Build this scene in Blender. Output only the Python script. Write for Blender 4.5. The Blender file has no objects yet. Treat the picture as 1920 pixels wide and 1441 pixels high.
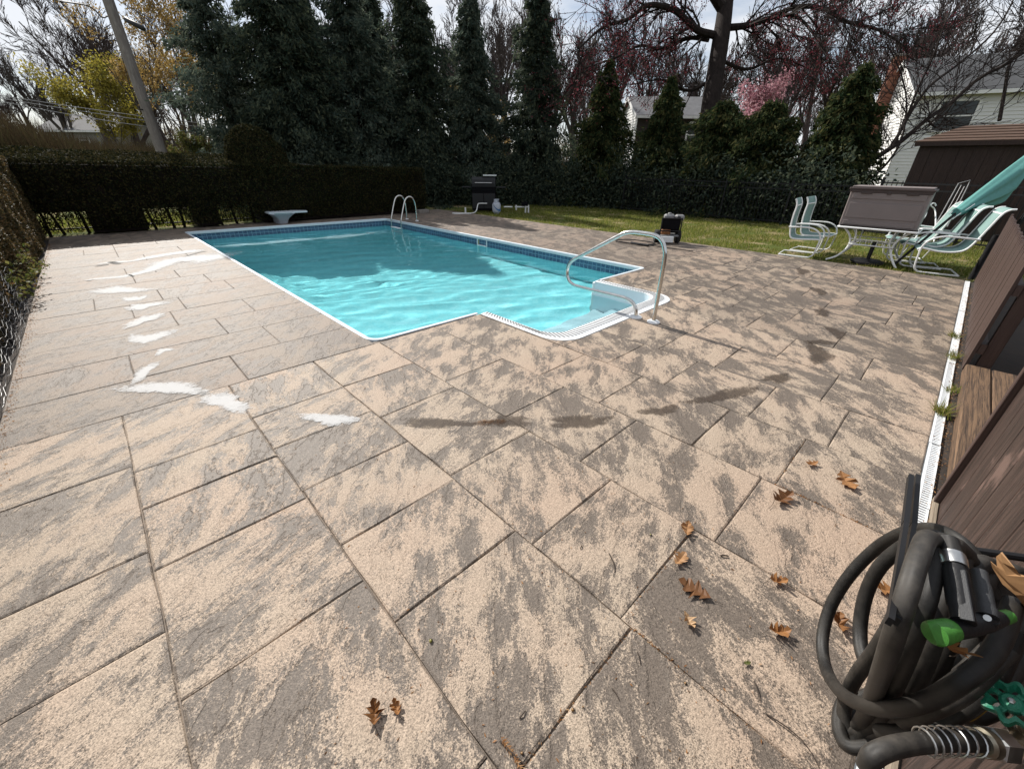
import bpy, math, random
import numpy as np
from mathutils import Vector, Matrix

random.seed(7)
RNG = np.random.default_rng(11)
SC = bpy.context.scene
COL = SC.collection
PI = math.pi

# ------------------------------------------------------------------ camera
F_PX, CAM_H = 756.45, 1.55
PITCH, ROLL, YAW = math.radians(61.349), math.radians(0.566), math.radians(-43.974)
cam_d = bpy.data.cameras.new('camera')
cam = bpy.data.objects.new('camera', cam_d)
COL.objects.link(cam)
SC.camera = cam
cam_d.sensor_width = 36.0
cam_d.lens = F_PX / 1920.0 * 36.0
cam_d.clip_start, cam_d.clip_end = 0.02, 2000.0
R_CAM = Matrix.Rotation(YAW, 3, 'Z') @ Matrix.Rotation(PITCH, 3, 'X') @ Matrix.Rotation(ROLL, 3, 'Z')
cam.matrix_world = Matrix.Translation((0, 0, CAM_H)) @ R_CAM.to_4x4()

# ------------------------------------------------------------------ sky, sun, exposure
SUN_EL, SUN_AZ = math.radians(39.0), math.radians(4.0)
w = bpy.data.worlds.new('World')
SC.world = w
w.use_nodes = True
wn, wl = w.node_tree.nodes, w.node_tree.links
wn.clear()
wo = wn.new('ShaderNodeOutputWorld')
bg = wn.new('ShaderNodeBackground')
sky = wn.new('ShaderNodeTexSky')
sky.sky_type = 'NISHITA'
sky.sun_disc = False
sky.sun_elevation = SUN_EL
sky.sun_rotation = SUN_AZ
sky.altitude = 80
sky.air_density, sky.dust_density, sky.ozone_density = 1.0, 0.6, 1.6
tc = wn.new('ShaderNodeTexCoord')
mp = wn.new('ShaderNodeMapping')
mp.inputs['Scale'].default_value = (1.2, 1.2, 4.0)
cn = wn.new('ShaderNodeTexNoise')
cn.inputs['Scale'].default_value = 2.6
cn.inputs['Detail'].default_value = 7
cn.inputs['Roughness'].default_value = 0.6
cr = wn.new('ShaderNodeValToRGB')
cr.color_ramp.elements[0].position = 0.30
cr.color_ramp.elements[1].position = 0.56
cm = wn.new('ShaderNodeMix')
cm.data_type = 'RGBA'
cm.inputs['B'].default_value = (9.0, 9.25, 9.7, 1)
cf = wn.new('ShaderNodeMath')
cf.operation = 'MULTIPLY'
cf.inputs[1].default_value = 0.92
wl.new(tc.outputs['Generated'], mp.inputs['Vector'])
wl.new(mp.outputs['Vector'], cn.inputs['Vector'])
wl.new(cn.outputs['Fac'], cr.inputs['Fac'])
wl.new(cr.outputs['Color'], cf.inputs[0])
wl.new(cf.outputs[0], cm.inputs['Factor'])
wl.new(sky.outputs['Color'], cm.inputs['A'])
wl.new(cm.outputs['Result'], bg.inputs['Color'])
bg.inputs['Strength'].default_value = 0.078
wl.new(bg.outputs[0], wo.inputs[0])

sun_d = bpy.data.lights.new('sun', 'SUN')
sun_d.energy = 5.0
sun_d.angle = math.radians(0.53)
sun_d.color = (1.0, 0.95, 0.88)
sun_d.cycles.is_caustics_light = True
sun = bpy.data.objects.new('sun', sun_d)
COL.objects.link(sun)
S_DIR = Vector((math.sin(SUN_AZ) * math.cos(SUN_EL), math.cos(SUN_AZ) * math.cos(SUN_EL), math.sin(SUN_EL)))
sun.rotation_euler = S_DIR.to_track_quat('Z', 'Y').to_euler()
sun.location = (0, 0, 30)
vs = SC.view_settings
vs.view_transform, vs.look, vs.gamma, vs.use_curve_mapping = 'Standard', 'None', 1.0, False
vs.exposure = 0.37
SC.cycles.max_bounces = 8
SC.cycles.transparent_max_bounces = 12
SC.cycles.transmission_bounces = 6
SC.cycles.diffuse_bounces = 3
SC.cycles.glossy_bounces = 4
SC.cycles.caustics_reflective = False
SC.cycles.sample_clamp_indirect = 6.0

# ------------------------------------------------------------------ where a sight line meets a plane (real points of the place)
def _ray(px, py):
    return R_CAM @ Vector(((px - 960) / F_PX, -(py - 720.5) / F_PX, -1.0))
def at(px, py, depth):
    return _ray(px, py) * depth + Vector((0, 0, CAM_H))
def on_z(px, py, z=0.0):
    d = _ray(px, py); return d * ((z - CAM_H) / d.z) + Vector((0, 0, CAM_H))
def on_x(px, py, x):
    d = _ray(px, py); return d * (x / d.x) + Vector((0, 0, CAM_H))
def on_y(px, py, y):
    d = _ray(px, py); return d * (y / d.y) + Vector((0, 0, CAM_H))

# ------------------------------------------------------------------ node helpers and materials
class NT:
    def __init__(s, name):
        s.m = bpy.data.materials.new(name); s.m.use_nodes = True
        s.n, s.l = s.m.node_tree.nodes, s.m.node_tree.links
        s.n.clear(); s.out = s.n.new('ShaderNodeOutputMaterial')
    def node(s, t, ins=None, **kw):
        x = s.n.new(t)
        for k, v in kw.items(): setattr(x, k, v)
        for k, v in (ins or {}).items():
            if hasattr(v, 'links') or isinstance(v, bpy.types.NodeSocket): s.l.new(v, x.inputs[k])
            else: x.inputs[k].default_value = v
        return x
    def math(s, op, a, b=0.5, c=None):
        x = s.node('ShaderNodeMath', operation=op)
        for i, v in enumerate((a, b, c)):
            if v is None: continue
            if isinstance(v, bpy.types.NodeSocket): s.l.new(v, x.inputs[i])
            else: x.inputs[i].default_value = v
        return x.outputs[0]
    def mix(s, f, a, b, blend='MIX'):
        x = s.node('ShaderNodeMix', data_type='RGBA', blend_type=blend)
        for k, v in (('Factor', f), ('A', a), ('B', b)):
            if isinstance(v, bpy.types.NodeSocket): s.l.new(v, x.inputs[k])
            else: x.inputs[k].default_value = v if k == 'Factor' else (v if len(v) == 4 else (*v, 1))
        return x.outputs['Result']
    def ramp(s, f, stops, interp='LINEAR'):
        x = s.node('ShaderNodeValToRGB'); r = x.color_ramp; r.interpolation = interp
        while len(r.elements) < len(stops): r.elements.new(0.5)
        for e, (p, c) in zip(r.elements, stops):
            e.position = p; e.color = (c, c, c, 1) if isinstance(c, (int, float)) else (*c, 1)
        s.l.new(f, x.inputs['Fac']); return x.outputs['Color']
    def noise(s, vec, scale, detail=4, rough=0.55, dist=0.0, w4=None):
        x = s.node('ShaderNodeTexNoise', noise_dimensions='4D' if w4 is not None else '3D')
        x.inputs['Scale'].default_value = scale; x.inputs['Detail'].default_value = detail
        x.inputs['Roughness'].default_value = rough; x.inputs['Distortion'].default_value = dist
        if vec is not None: s.l.new(vec, x.inputs['Vector'])
        if w4 is not None: s.l.new(w4, x.inputs['W'])
        return x.outputs['Fac']
    def pos(s):
        return s.node('ShaderNodeNewGeometry').outputs['Position']
    def mapping(s, vec, scale=(1, 1, 1), rot=(0, 0, 0), loc=(0, 0, 0)):
        x = s.node('ShaderNodeMapping'); s.l.new(vec, x.inputs['Vector'])
        x.inputs['Scale'].default_value = scale; x.inputs['Rotation'].default_value = rot; x.inputs['Location'].default_value = loc
        return x.outputs['Vector']
    def bump(s, h, strength=0.5, dist=0.01, normal=None):
        x = s.node('ShaderNodeBump', {'Height': h, 'Strength': strength, 'Distance': dist})
        if normal is not None: s.l.new(normal, x.inputs['Normal'])
        return x.outputs['Normal']
    def principled(s, col, rough=0.6, metal=0.0, normal=None, spec=0.5, **kw):
        x = s.node('ShaderNodeBsdfPrincipled')
        for k, v in (('Base Color', col), ('Roughness', rough), ('Metallic', metal), ('Specular IOR Level', spec)):
            if isinstance(v, bpy.types.NodeSocket): s.l.new(v, x.inputs[k])
            else: x.inputs[k].default_value = (*v, 1) if isinstance(v, tuple) and len(v) == 3 else v
        if normal is not None: s.l.new(normal, x.inputs['Normal'])
        for k, v in kw.items(): x.inputs[k].default_value = v
        s.l.new(x.outputs[0], s.out.inputs['Surface']); return x

M = {}
def simple(name, col, rough=0.6, metal=0.0, var=0.15, scale=6.0, bump=0.0, spec=0.5, obj=True):
    """plain painted / plastic / metal surface with mottling and fine wear"""
    t = NT(name)
    p = t.node('ShaderNodeTexCoord').outputs['Object'] if obj else t.pos()
    n = t.noise(p, scale, 6, 0.65)
    c = t.mix(t.ramp(n, [(0.3, 0.0), (0.7, 1.0)]), tuple(v * (1 - var) for v in col), tuple(min(1, v * (1 + var)) for v in col))
    r = t.math('MULTIPLY_ADD', n, 0.25, rough - 0.12)
    nm = t.bump(t.noise(p, scale * 12, 4), bump, 0.003) if bump else None
    t.principled(c, r, metal, nm, spec)
    M[name] = t.m
    return t.m

def leafy(name, cols, trans=0.35, rough=0.6, spec=0.25):
    """foliage: each leaf its own tint, light also passes through"""
    t = NT(name)
    g = t.node('ShaderNodeNewGeometry')
    rv = t.math('FRACT', t.math('ADD', g.outputs['Random Per Island'], t.math('MULTIPLY', t.node('ShaderNodeObjectInfo').outputs['Random'], 7.3)))
    c = t.ramp(rv, [(i / max(1, len(cols) - 1), c) for i, c in enumerate(cols)])
    b = t.node('ShaderNodeBsdfPrincipled', {'Base Color': c, 'Roughness': rough, 'Specular IOR Level': spec})
    tr = t.node('ShaderNodeBsdfTranslucent', {'Color': c})
    mx = t.node('ShaderNodeMixShader', {'Fac': trans})
    t.l.new(b.outputs[0], mx.inputs[1]); t.l.new(tr.outputs[0], mx.inputs[2])
    t.l.new(mx.outputs[0], t.out.inputs['Surface'])
    M[name] = t.m
    return t.m

simple('white_paint', (0.78, 0.79, 0.78), 0.42, 0, 0.06, 9)
simple('white_plastic', (0.74, 0.76, 0.77), 0.4, 0, 0.06, 5)
simple('coping_white', (0.62, 0.68, 0.72), 0.45, 0, 0.08, 5)
simple('step_fibreglass', (0.72, 0.77, 0.82), 0.35, 0, 0.04, 3)
simple('tread_slot', (0.15, 0.15, 0.15), 0.7, 0, 0.1, 8)
simple('slot_dark', (0.05, 0.048, 0.045), 0.8, 0, 0.1, 8)
simple('steel', (0.62, 0.61, 0.58), 0.2, 1.0, 0.08, 14)
simple('zinc', (0.55, 0.55, 0.54), 0.36, 1.0, 0.15, 40)
simple('brass', (0.40, 0.36, 0.28), 0.4, 1.0, 0.25, 60)
simple('sling', (0.19, 0.30, 0.28), 0.7, 0, 0.08, 30)
simple('canopy_teal', (0.075, 0.235, 0.215), 0.75, 0, 0.1, 12)
simple('resin_taupe', (0.20, 0.165, 0.155), 0.55, 0, 0.06, 4)
simple('resin_dark', (0.05, 0.032, 0.028), 0.5, 0, 0.08, 4)
simple('black_metal', (0.009, 0.009, 0.010), 0.5, 0, 0.2, 10, 0, 0.3)
simple('black_plastic', (0.011, 0.011, 0.012), 0.5, 0, 0.2, 20, 0.2, 0.35)
simple('grip_rubber', (0.035, 0.036, 0.038), 0.6, 0, 0.2, 60, 0.3)
simple('lime_plastic', (0.055, 0.21, 0.03), 0.45, 0, 0.25, 60, 0.2)
simple('green_enamel', (0.02, 0.19, 0.11), 0.38, 0, 0.25, 40, 0.3)
simple('engine_black', (0.006, 0.006, 0.007), 0.85, 0, 0.3, 14, 0, 0.08)
simple('engine_grey', (0.22, 0.22, 0.22), 0.5, 0.0, 0.25, 20)
simple('red_paint', (0.28, 0.02, 0.02), 0.45, 0, 0.1, 10)
simple('orange_rust', (0.30, 0.13, 0.05), 0.7, 0, 0.3, 20)
simple('tyre', (0.015, 0.015, 0.015), 0.85, 0, 0.2, 20)
simple('tank_grey', (0.42, 0.45, 0.5), 0.45, 0, 0.08, 8)
simple('tank_blue', (0.05, 0.14, 0.30), 0.45, 0, 0.08, 8)
simple('pvc', (0.62, 0.62, 0.60), 0.45, 0, 0.1, 8)
simple('concrete_block', (0.20, 0.18, 0.16), 0.9, 0, 0.25, 20, 0.5)
simple('roof_grey', (0.13, 0.13, 0.135), 0.9, 0, 0.25, 3)
simple('roof_dark', (0.05, 0.052, 0.055), 0.9, 0, 0.25, 3)
simple('window_glass', (0.015, 0.018, 0.02), 0.08, 0, 0.1, 2)
simple('trim_white', (0.75, 0.75, 0.74), 0.5, 0, 0.05, 3)
simple('pool_white', (0.8, 0.8, 0.8), 0.4, 0, 0.04, 5)
simple('acorn', (0.22, 0.12, 0.04), 0.4, 0, 0.3, 60)
simple('acorn_green', (0.24, 0.22, 0.05), 0.4, 0, 0.3, 60)
simple('twig', (0.05, 0.035, 0.025), 0.8, 0, 0.3, 40)
simple('dark_soil', (0.035, 0.026, 0.02), 0.95, 0, 0.4, 6, 0.6, obj=False)
simple('cable_black', (0.015, 0.015, 0.016), 0.6, 0, 0.1, 4)
simple('grey_wire', (0.26, 0.26, 0.26), 0.5, 0.6, 0.2, 30)
leafy('cypress_leaf', [(0.022, 0.034, 0.027), (0.044, 0.062, 0.046), (0.072, 0.092, 0.062), (0.11, 0.12, 0.072)], 0.42, 0.8, 0.1)
leafy('cypress_blue', [(0.034, 0.052, 0.044), (0.064, 0.088, 0.07), (0.10, 0.125, 0.093), (0.14, 0.155, 0.11)], 0.45, 0.8, 0.1)
leafy('arborvitae_leaf', [(0.014, 0.025, 0.012), (0.030, 0.050, 0.020), (0.060, 0.074, 0.028), (0.11, 0.098, 0.038)], 0.42, 0.8, 0.1)
leafy('hedge_leaf', [(0.008, 0.011, 0.005), (0.016, 0.019, 0.008), (0.034, 0.033, 0.012), (0.075, 0.060, 0.024)], 0.25, 0.8, 0.1)
leafy('hedge_brown_leaf', [(0.022, 0.024, 0.010), (0.055, 0.046, 0.018), (0.11, 0.075, 0.030), (0.17, 0.11, 0.05)], 0.3)
leafy('broad_leaf', [(0.05, 0.07, 0.018), (0.11, 0.13, 0.03), (0.20, 0.19, 0.06), (0.13, 0.07, 0.03)], 0.4)
leafy('yellow_leaf', [(0.16, 0.13, 0.02), (0.26, 0.22, 0.035), (0.34, 0.28, 0.05), (0.20, 0.20, 0.04)], 0.5)
leafy('tan_leaf', [(0.18, 0.11, 0.03), (0.28, 0.18, 0.055), (0.36, 0.25, 0.09), (0.20, 0.16, 0.05)], 0.5)
leafy('red_bud', [(0.10, 0.015, 0.025), (0.17, 0.03, 0.045), (0.22, 0.05, 0.06), (0.10, 0.03, 0.03)], 0.4)
leafy('pink_petal', [(0.42, 0.20, 0.25), (0.55, 0.30, 0.34), (0.62, 0.42, 0.44)], 0.5)
leafy('brush_stem', [(0.035, 0.024, 0.015), (0.065, 0.045, 0.026), (0.085, 0.066, 0.034), (0.05, 0.05, 0.022)], 0.2, 0.9, 0.1)
leafy('grass_blade', [(0.07, 0.10, 0.014), (0.12, 0.155, 0.022), (0.18, 0.21, 0.034), (0.26, 0.25, 0.06), (0.42, 0.34, 0.17)], 0.5)
leafy('dead_leaf', [(0.20, 0.09, 0.035), (0.36, 0.17, 0.06), (0.46, 0.24, 0.10), (0.58, 0.40, 0.23)], 0.4, 0.5, 0.4)

def bark(name, col, col2, sc=6.0):
    t = NT(name)
    p = t.node('ShaderNodeTexCoord').outputs['Object']
    v = t.mapping(p, (sc, sc, sc * 0.18))
    n = t.noise(v, 1.6, 7, 0.7, 0.6)
    c = t.mix(t.ramp(n, [(0.35, 0.0), (0.65, 1.0)]), col, col2)
    t.principled(c, 0.9, 0, t.bump(n, 0.8, 0.02), 0.2)
    M[name] = t.m
bark('bark_dark', (0.010, 0.007, 0.006), (0.028, 0.020, 0.017))
bark('bark_grey', (0.045, 0.038, 0.034), (0.10, 0.085, 0.075))
bark('bark_purple', (0.045, 0.034, 0.034), (0.085, 0.066, 0.062))
bark('pole_wood', (0.15, 0.13, 0.12), (0.26, 0.235, 0.215), 12)

# stamped concrete: tan ground with grey antiquing patches drawn out in streaks, different on every slab
def deck_material(name, gain, bias, contrast=1.0, tint=(1, 1, 1)):
    t = NT(name)
    g = t.node('ShaderNodeNewGeometry'); oi = t.node('ShaderNodeObjectInfo')
    P = g.outputs['Position']; rnd = oi.outputs['Random']
    rot = t.node('ShaderNodeVectorRotate', rotation_type='Z_AXIS')
    t.l.new(P, rot.inputs['Vector'])
    t.l.new(t.math('MULTIPLY_ADD', rnd, 1.0, 0.27), rot.inputs['Angle'])
    st = t.mapping(rot.outputs['Vector'], (1.0, 0.42, 1.0))
    st2 = t.mapping(rot.outputs['Vector'], (1.0, 0.7, 1.0))
    w4 = t.math('MULTIPLY', rnd, 57.0)
    big = t.noise(st, 6.2, 8, 0.61, 0.15, w4)
    blob = t.noise(st2, 5.0, 6, 0.6, 0.2, w4)
    mid = t.noise(P, 42.0, 5, 0.72, 0.2)
    gr1 = t.noise(P, 95.0, 3, 0.75)
    fine = t.noise(P, 210.0, 2, 0.8)
    broad = t.noise(P, 0.8, 4, 0.55)
    f = t.math('ADD', t.math('MULTIPLY', big, 0.60), t.math('MULTIPLY', blob, 0.40))
    rn = t.noise(st, 7.5, 6, 0.66, 0.1, t.math('ADD', w4, 9.0))
    ridge = t.ramp(t.math('ABSOLUTE', t.math('MULTIPLY_ADD', rn, 2.0, -1.0)), [(0.0, 1.0), (0.025, 0.8), (0.06, 0.0)])
    f = t.math('MULTIPLY_ADD', f, 1.65, -0.345)
    f = t.math('ADD', f, t.math('MULTIPLY', ridge, 0.09))
    f = t.math('ADD', f, t.math('MULTIPLY_ADD', mid, 0.22, -0.11))
    f = t.math('ADD', f, t.math('MULTIPLY_ADD', gr1, 0.24, -0.12))
    f = t.math('ADD', f, t.math('MULTIPLY_ADD', fine, 0.34, -0.17))
    f = t.math('ADD', f, t.math('MULTIPLY_ADD', broad, 0.24, -0.12 + bias))
    f = t.math('ADD', f, t.math('MULTIPLY_ADD', rnd, 0.05, -0.025))
    mask = t.ramp(f, [(0.445, 0.0), (0.485, 0.40), (0.55, 1.0)])
    mask = t.math('MULTIPLY_ADD', mask, contrast, (1 - contrast) * 0.42)
    k = lambda c: tuple(v * gain * q for v, q in zip(c, tint))
    warm = t.ramp(broad, [(0.42, 0.0), (0.62, 1.0)])
    tan = t.mix(mid, k((0.32, 0.253, 0.190)), k((0.49, 0.395, 0.302)))
    tan = t.mix(t.math('MULTIPLY', warm, 0.5), tan, k((0.43, 0.305, 0.225)))
    grey = t.mix(mid, k((0.098, 0.079, 0.063)), k((0.208, 0.169, 0.136)))
    c = t.mix(mask, grey, tan)
    c = t.mix(1.0, c, t.ramp(fine, [(0.28, 0.38), (0.5, 1.0), (0.78, 1.5)]), 'MULTIPLY')
    c = t.mix(1.0, c, t.ramp(gr1, [(0.3, 0.68), (0.5, 1.0), (0.72, 1.25)]), 'MULTIPLY')
    # relief: layered slate steps, pits and grain
    ter = t.ramp(big, [(0.30, 0.0), (0.42, 0.25), (0.44, 0.30), (0.46, 0.62), (0.53, 0.68), (0.55, 0.92), (0.7, 1.0)])
    n1 = t.bump(t.math('ADD', ter, t.math('MULTIPLY', mid, 0.30)), 0.9, 0.007)
    n2 = t.bump(t.math('ADD', gr1, fine), 0.55, 0.002, n1)
    t.principled(c, t.math('MULTIPLY_ADD', mask, 0.12, 0.58), 0, n2, 0.35)
    M[name] = t.m
deck_material('stamped_concrete', 0.92, -0.012)
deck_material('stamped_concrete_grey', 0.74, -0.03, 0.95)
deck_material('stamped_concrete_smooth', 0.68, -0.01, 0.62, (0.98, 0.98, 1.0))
simple('deck_groove', (0.20, 0.165, 0.135), 0.9, 0, 0.3, 9, 0.5, obj=False)

def stain(name, col, thr, rough=0.7, scale=14.0, op=0.86):
    """thin deposit on the concrete, ragged and fading towards its edges"""
    t = NT(name)
    uv = t.node('ShaderNodeAttribute', attribute_name='edge').outputs['Fac']
    n = t.noise(t.pos(), scale, 8, 0.72, 0.4)
    fn = t.noise(t.pos(), 120, 3, 0.8)
    a = t.math('ADD', t.math('MULTIPLY', uv, 0.9), t.math('MULTIPLY_ADD', n, 1.5, -0.75))
    a = t.math('ADD', a, t.math('MULTIPLY_ADD', fn, 0.9, -0.45))
    a = t.ramp(a, [(thr, 0.0), (thr + 0.12, 0.6), (min(0.98, thr + 0.38), 1.0)])
    a = t.math('MULTIPLY', a, t.ramp(uv, [(0.0, 0.0), (0.25, 1.0)]))
    b = t.node('ShaderNodeBsdfPrincipled', {'Base Color': (*col, 1), 'Roughness': rough, 'Specular IOR Level': 0.3})
    tr = t.node('ShaderNodeBsdfTransparent')
    mx = t.node('ShaderNodeMixShader', {'Fac': t.math('MULTIPLY', a, op)})
    t.l.new(tr.outputs[0], mx.inputs[1]); t.l.new(b.outputs[0], mx.inputs[2])
    t.l.new(mx.outputs[0], t.out.inputs['Surface'])
    M[name] = t.m
stain('lime_deposit', (0.54, 0.54, 0.535), 0.24, scale=22, op=0.80)
stain('damp_stain', (0.066, 0.048, 0.035), 0.27, scale=22, op=0.66)
stain('rust_stain', (0.26, 0.13, 0.055), 0.28, scale=20, op=0.6)
stain('crack_dark', (0.03, 0.026, 0.022), 0.12, op=0.9)

# wood
def wood(name, col, col2, grain_axis=2, rough=0.7, bare=None):
    t = NT(name)
    p = t.node('ShaderNodeTexCoord').outputs['Object']
    oi = t.node('ShaderNodeObjectInfo')
    sc = [95, 95, 95]; sc[grain_axis] = 2.6
    v = t.mapping(p, tuple(sc))
    w4 = t.math('MULTIPLY', oi.outputs['Random'], 31.0)
    n = t.noise(v, 1.0, 6, 0.72, 0.9, w4)
    b = t.noise(p, 3.0, 5, 0.6, 0.0, w4)
    c = t.mix(t.ramp(n, [(0.40, 0), (0.58, 1)]), col, col2)
    if bare:
        k = t.ramp(t.math('ADD', b, t.math('MULTIPLY_ADD', n, 0.3, -0.15)), [(0.60, 0), (0.66, 1)])
        c = t.mix(k, c, bare)
    t.principled(c, rough, 0, t.bump(n, 0.7, 0.004), 0.3)
    M[name] = t.m
wood('fence_brown', (0.016, 0.010, 0.008), (0.066, 0.042, 0.034), 2, 0.6, (0.13, 0.085, 0.07))
wood('fence_brown_smooth', (0.052, 0.032, 0.027), (0.070, 0.044, 0.036), 2, 0.6)
wood('weathered_wood', (0.040, 0.027, 0.020), (0.17, 0.105, 0.062), 0, 0.85)
wood('strip_wood', (0.17, 0.135, 0.10), (0.30, 0.25, 0.19), 0, 0.85)
wood('shed_brown', (0.022, 0.013, 0.011), (0.045, 0.027, 0.022), 2, 0.7)
wood('shed_roof', (0.045, 0.026, 0.018), (0.12, 0.072, 0.048), 1, 0.8)

def siding(name, col):
    t = NT(name)
    n = t.noise(t.pos(), 1.6, 6, 0.6)
    t.principled(t.mix(n, tuple(v * 0.9 for v in col), col), 0.6)
    M[name] = t.m
siding('siding_white', (0.74, 0.74, 0.73))
simple('brick_red', (0.26, 0.11, 0.07), 0.9, 0, 0.35, 2.5)
simple('mortar', (0.34, 0.30, 0.26), 0.95, 0, 0.1, 5)
simple('house_brown_shaded', (0.045, 0.036, 0.032), 0.9, 0, 0.15, 2)  # brown wall with the shade of the eave side put into its colour
simple('render_grey', (0.25, 0.24, 0.22), 0.9, 0, 0.1, 3)

# hose: black rubber with a fine woven spiral
def hose_mat(name, col, col2, band=False):
    t = NT(name)
    uv = t.node('ShaderNodeUVMap').outputs['UV']
    wv = t.node('ShaderNodeTexWave', wave_type='BANDS', bands_direction='DIAGONAL')
    wv.inputs['Scale'].default_value = 5.0; wv.inputs['Distortion'].default_value = 0.6; wv.inputs['Detail'].default_value = 2
    t.l.new(t.mapping(uv, (1.0, 14.0, 1.0)), wv.inputs['Vector'])
    n = t.noise(t.pos(), 30, 5, 0.7)
    c = t.mix(t.ramp(n, [(0.4, 0), (0.72, 1)]), col, col2)
    c = t.mix(t.math('MULTIPLY', wv.outputs['Fac'], 0.28), c, col2)
    t.principled(c, t.math('MULTIPLY_ADD', n, 0.3, 0.36), 0, t.bump(wv.outputs['Fac'], 0.25, 0.0012), 0.45)
    M[name] = t.m
hose_mat('hose_rubber', (0.007, 0.0065, 0.006), (0.034, 0.030, 0.025))
hose_mat('hose_grey', (0.014, 0.013, 0.012), (0.062, 0.054, 0.045))
hose_mat('hose_yellow', (0.38, 0.22, 0.02), (0.45, 0.30, 0.05))

# pool
def liner_mat():
    t = NT('liner_vinyl')
    n = t.noise(t.pos(), 9, 5, 0.6, 0.8)
    c = t.mix(t.ramp(n, [(0.4, 0), (0.62, 1)]), (0.36, 0.80, 0.86), (0.48, 0.89, 0.93))
    t.principled(c, 0.5, 0, None, 0.3)
    M['liner_vinyl'] = t.m
liner_mat()
def band_mat():
    """printed tile border of the liner: flat print"""
    t = NT('liner_tile_print')
    uv = t.node('ShaderNodeUVMap').outputs['UV']
    br = t.node('ShaderNodeTexBrick', offset=0.0, squash=1.0)
    t.l.new(uv, br.inputs['Vector'])
    br.inputs['Scale'].default_value = 1.0
    br.inputs['Color1'].default_value = (0.020, 0.050, 0.12, 1); br.inputs['Color2'].default_value = (0.045, 0.10, 0.20, 1)
    br.inputs['Mortar'].default_value = (0.20, 0.33, 0.42, 1)
    br.inputs['Mortar Size'].default_value = 0.006; br.inputs['Brick Width'].default_value = 0.10; br.inputs['Row Height'].default_value = 0.10
    ch = t.node('ShaderNodeTexChecker'); ch.inputs['Scale'].default_value = 60
    t.l.new(uv, ch.inputs['Vector'])
    n = t.noise(uv, 38, 4, 0.8)
    c = t.mix(t.math('MULTIPLY', t.ramp(n, [(0.5, 0), (0.6, 1)]), 0.6), br.outputs['Color'], (0.16, 0.30, 0.40))
    t.principled(c, 0.35)
    M['liner_tile_print'] = t.m
band_mat()
def water_mat():
    t = NT('pool_water')
    p = t.pos()
    n = t.noise(t.mapping(p, (1, 1, 0)), 7.0, 4, 0.55, 0.3)
    n2 = t.noise(t.mapping(p, (1, 1, 0)), 2.4, 3, 0.5, 0.3)
    nm = t.bump(t.math('ADD', n, t.math('MULTIPLY', n2, 1.5)), 0.14, 0.010)
    gl = t.node('ShaderNodeBsdfGlass', {'IOR': 1.33, 'Roughness': 0.0, 'Color': (0.79, 0.985, 1.0, 1)}); t.l.new(nm, gl.inputs['Normal'])
    t.l.new(gl.outputs[0], t.out.inputs['Surface'])
    M['pool_water'] = t.m
water_mat()

def ground_mat():
    t = NT('ground_turf')
    p = t.pos()
    a = t.noise(p, 1.3, 6, 0.65); b = t.noise(p, 14, 5, 0.7)
    c = t.mix(t.ramp(b, [(0.3, 0), (0.7, 1)]), (0.05, 0.070, 0.014), (0.11, 0.125, 0.032))
    c = t.mix(t.ramp(a, [(0.50, 0), (0.62, 1)]), c, (0.27, 0.21, 0.12))
    t.principled(c, 0.95, 0, t.bump(b, 0.8, 0.03), 0.1)
    M['ground_turf'] = t.m
ground_mat()

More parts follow.
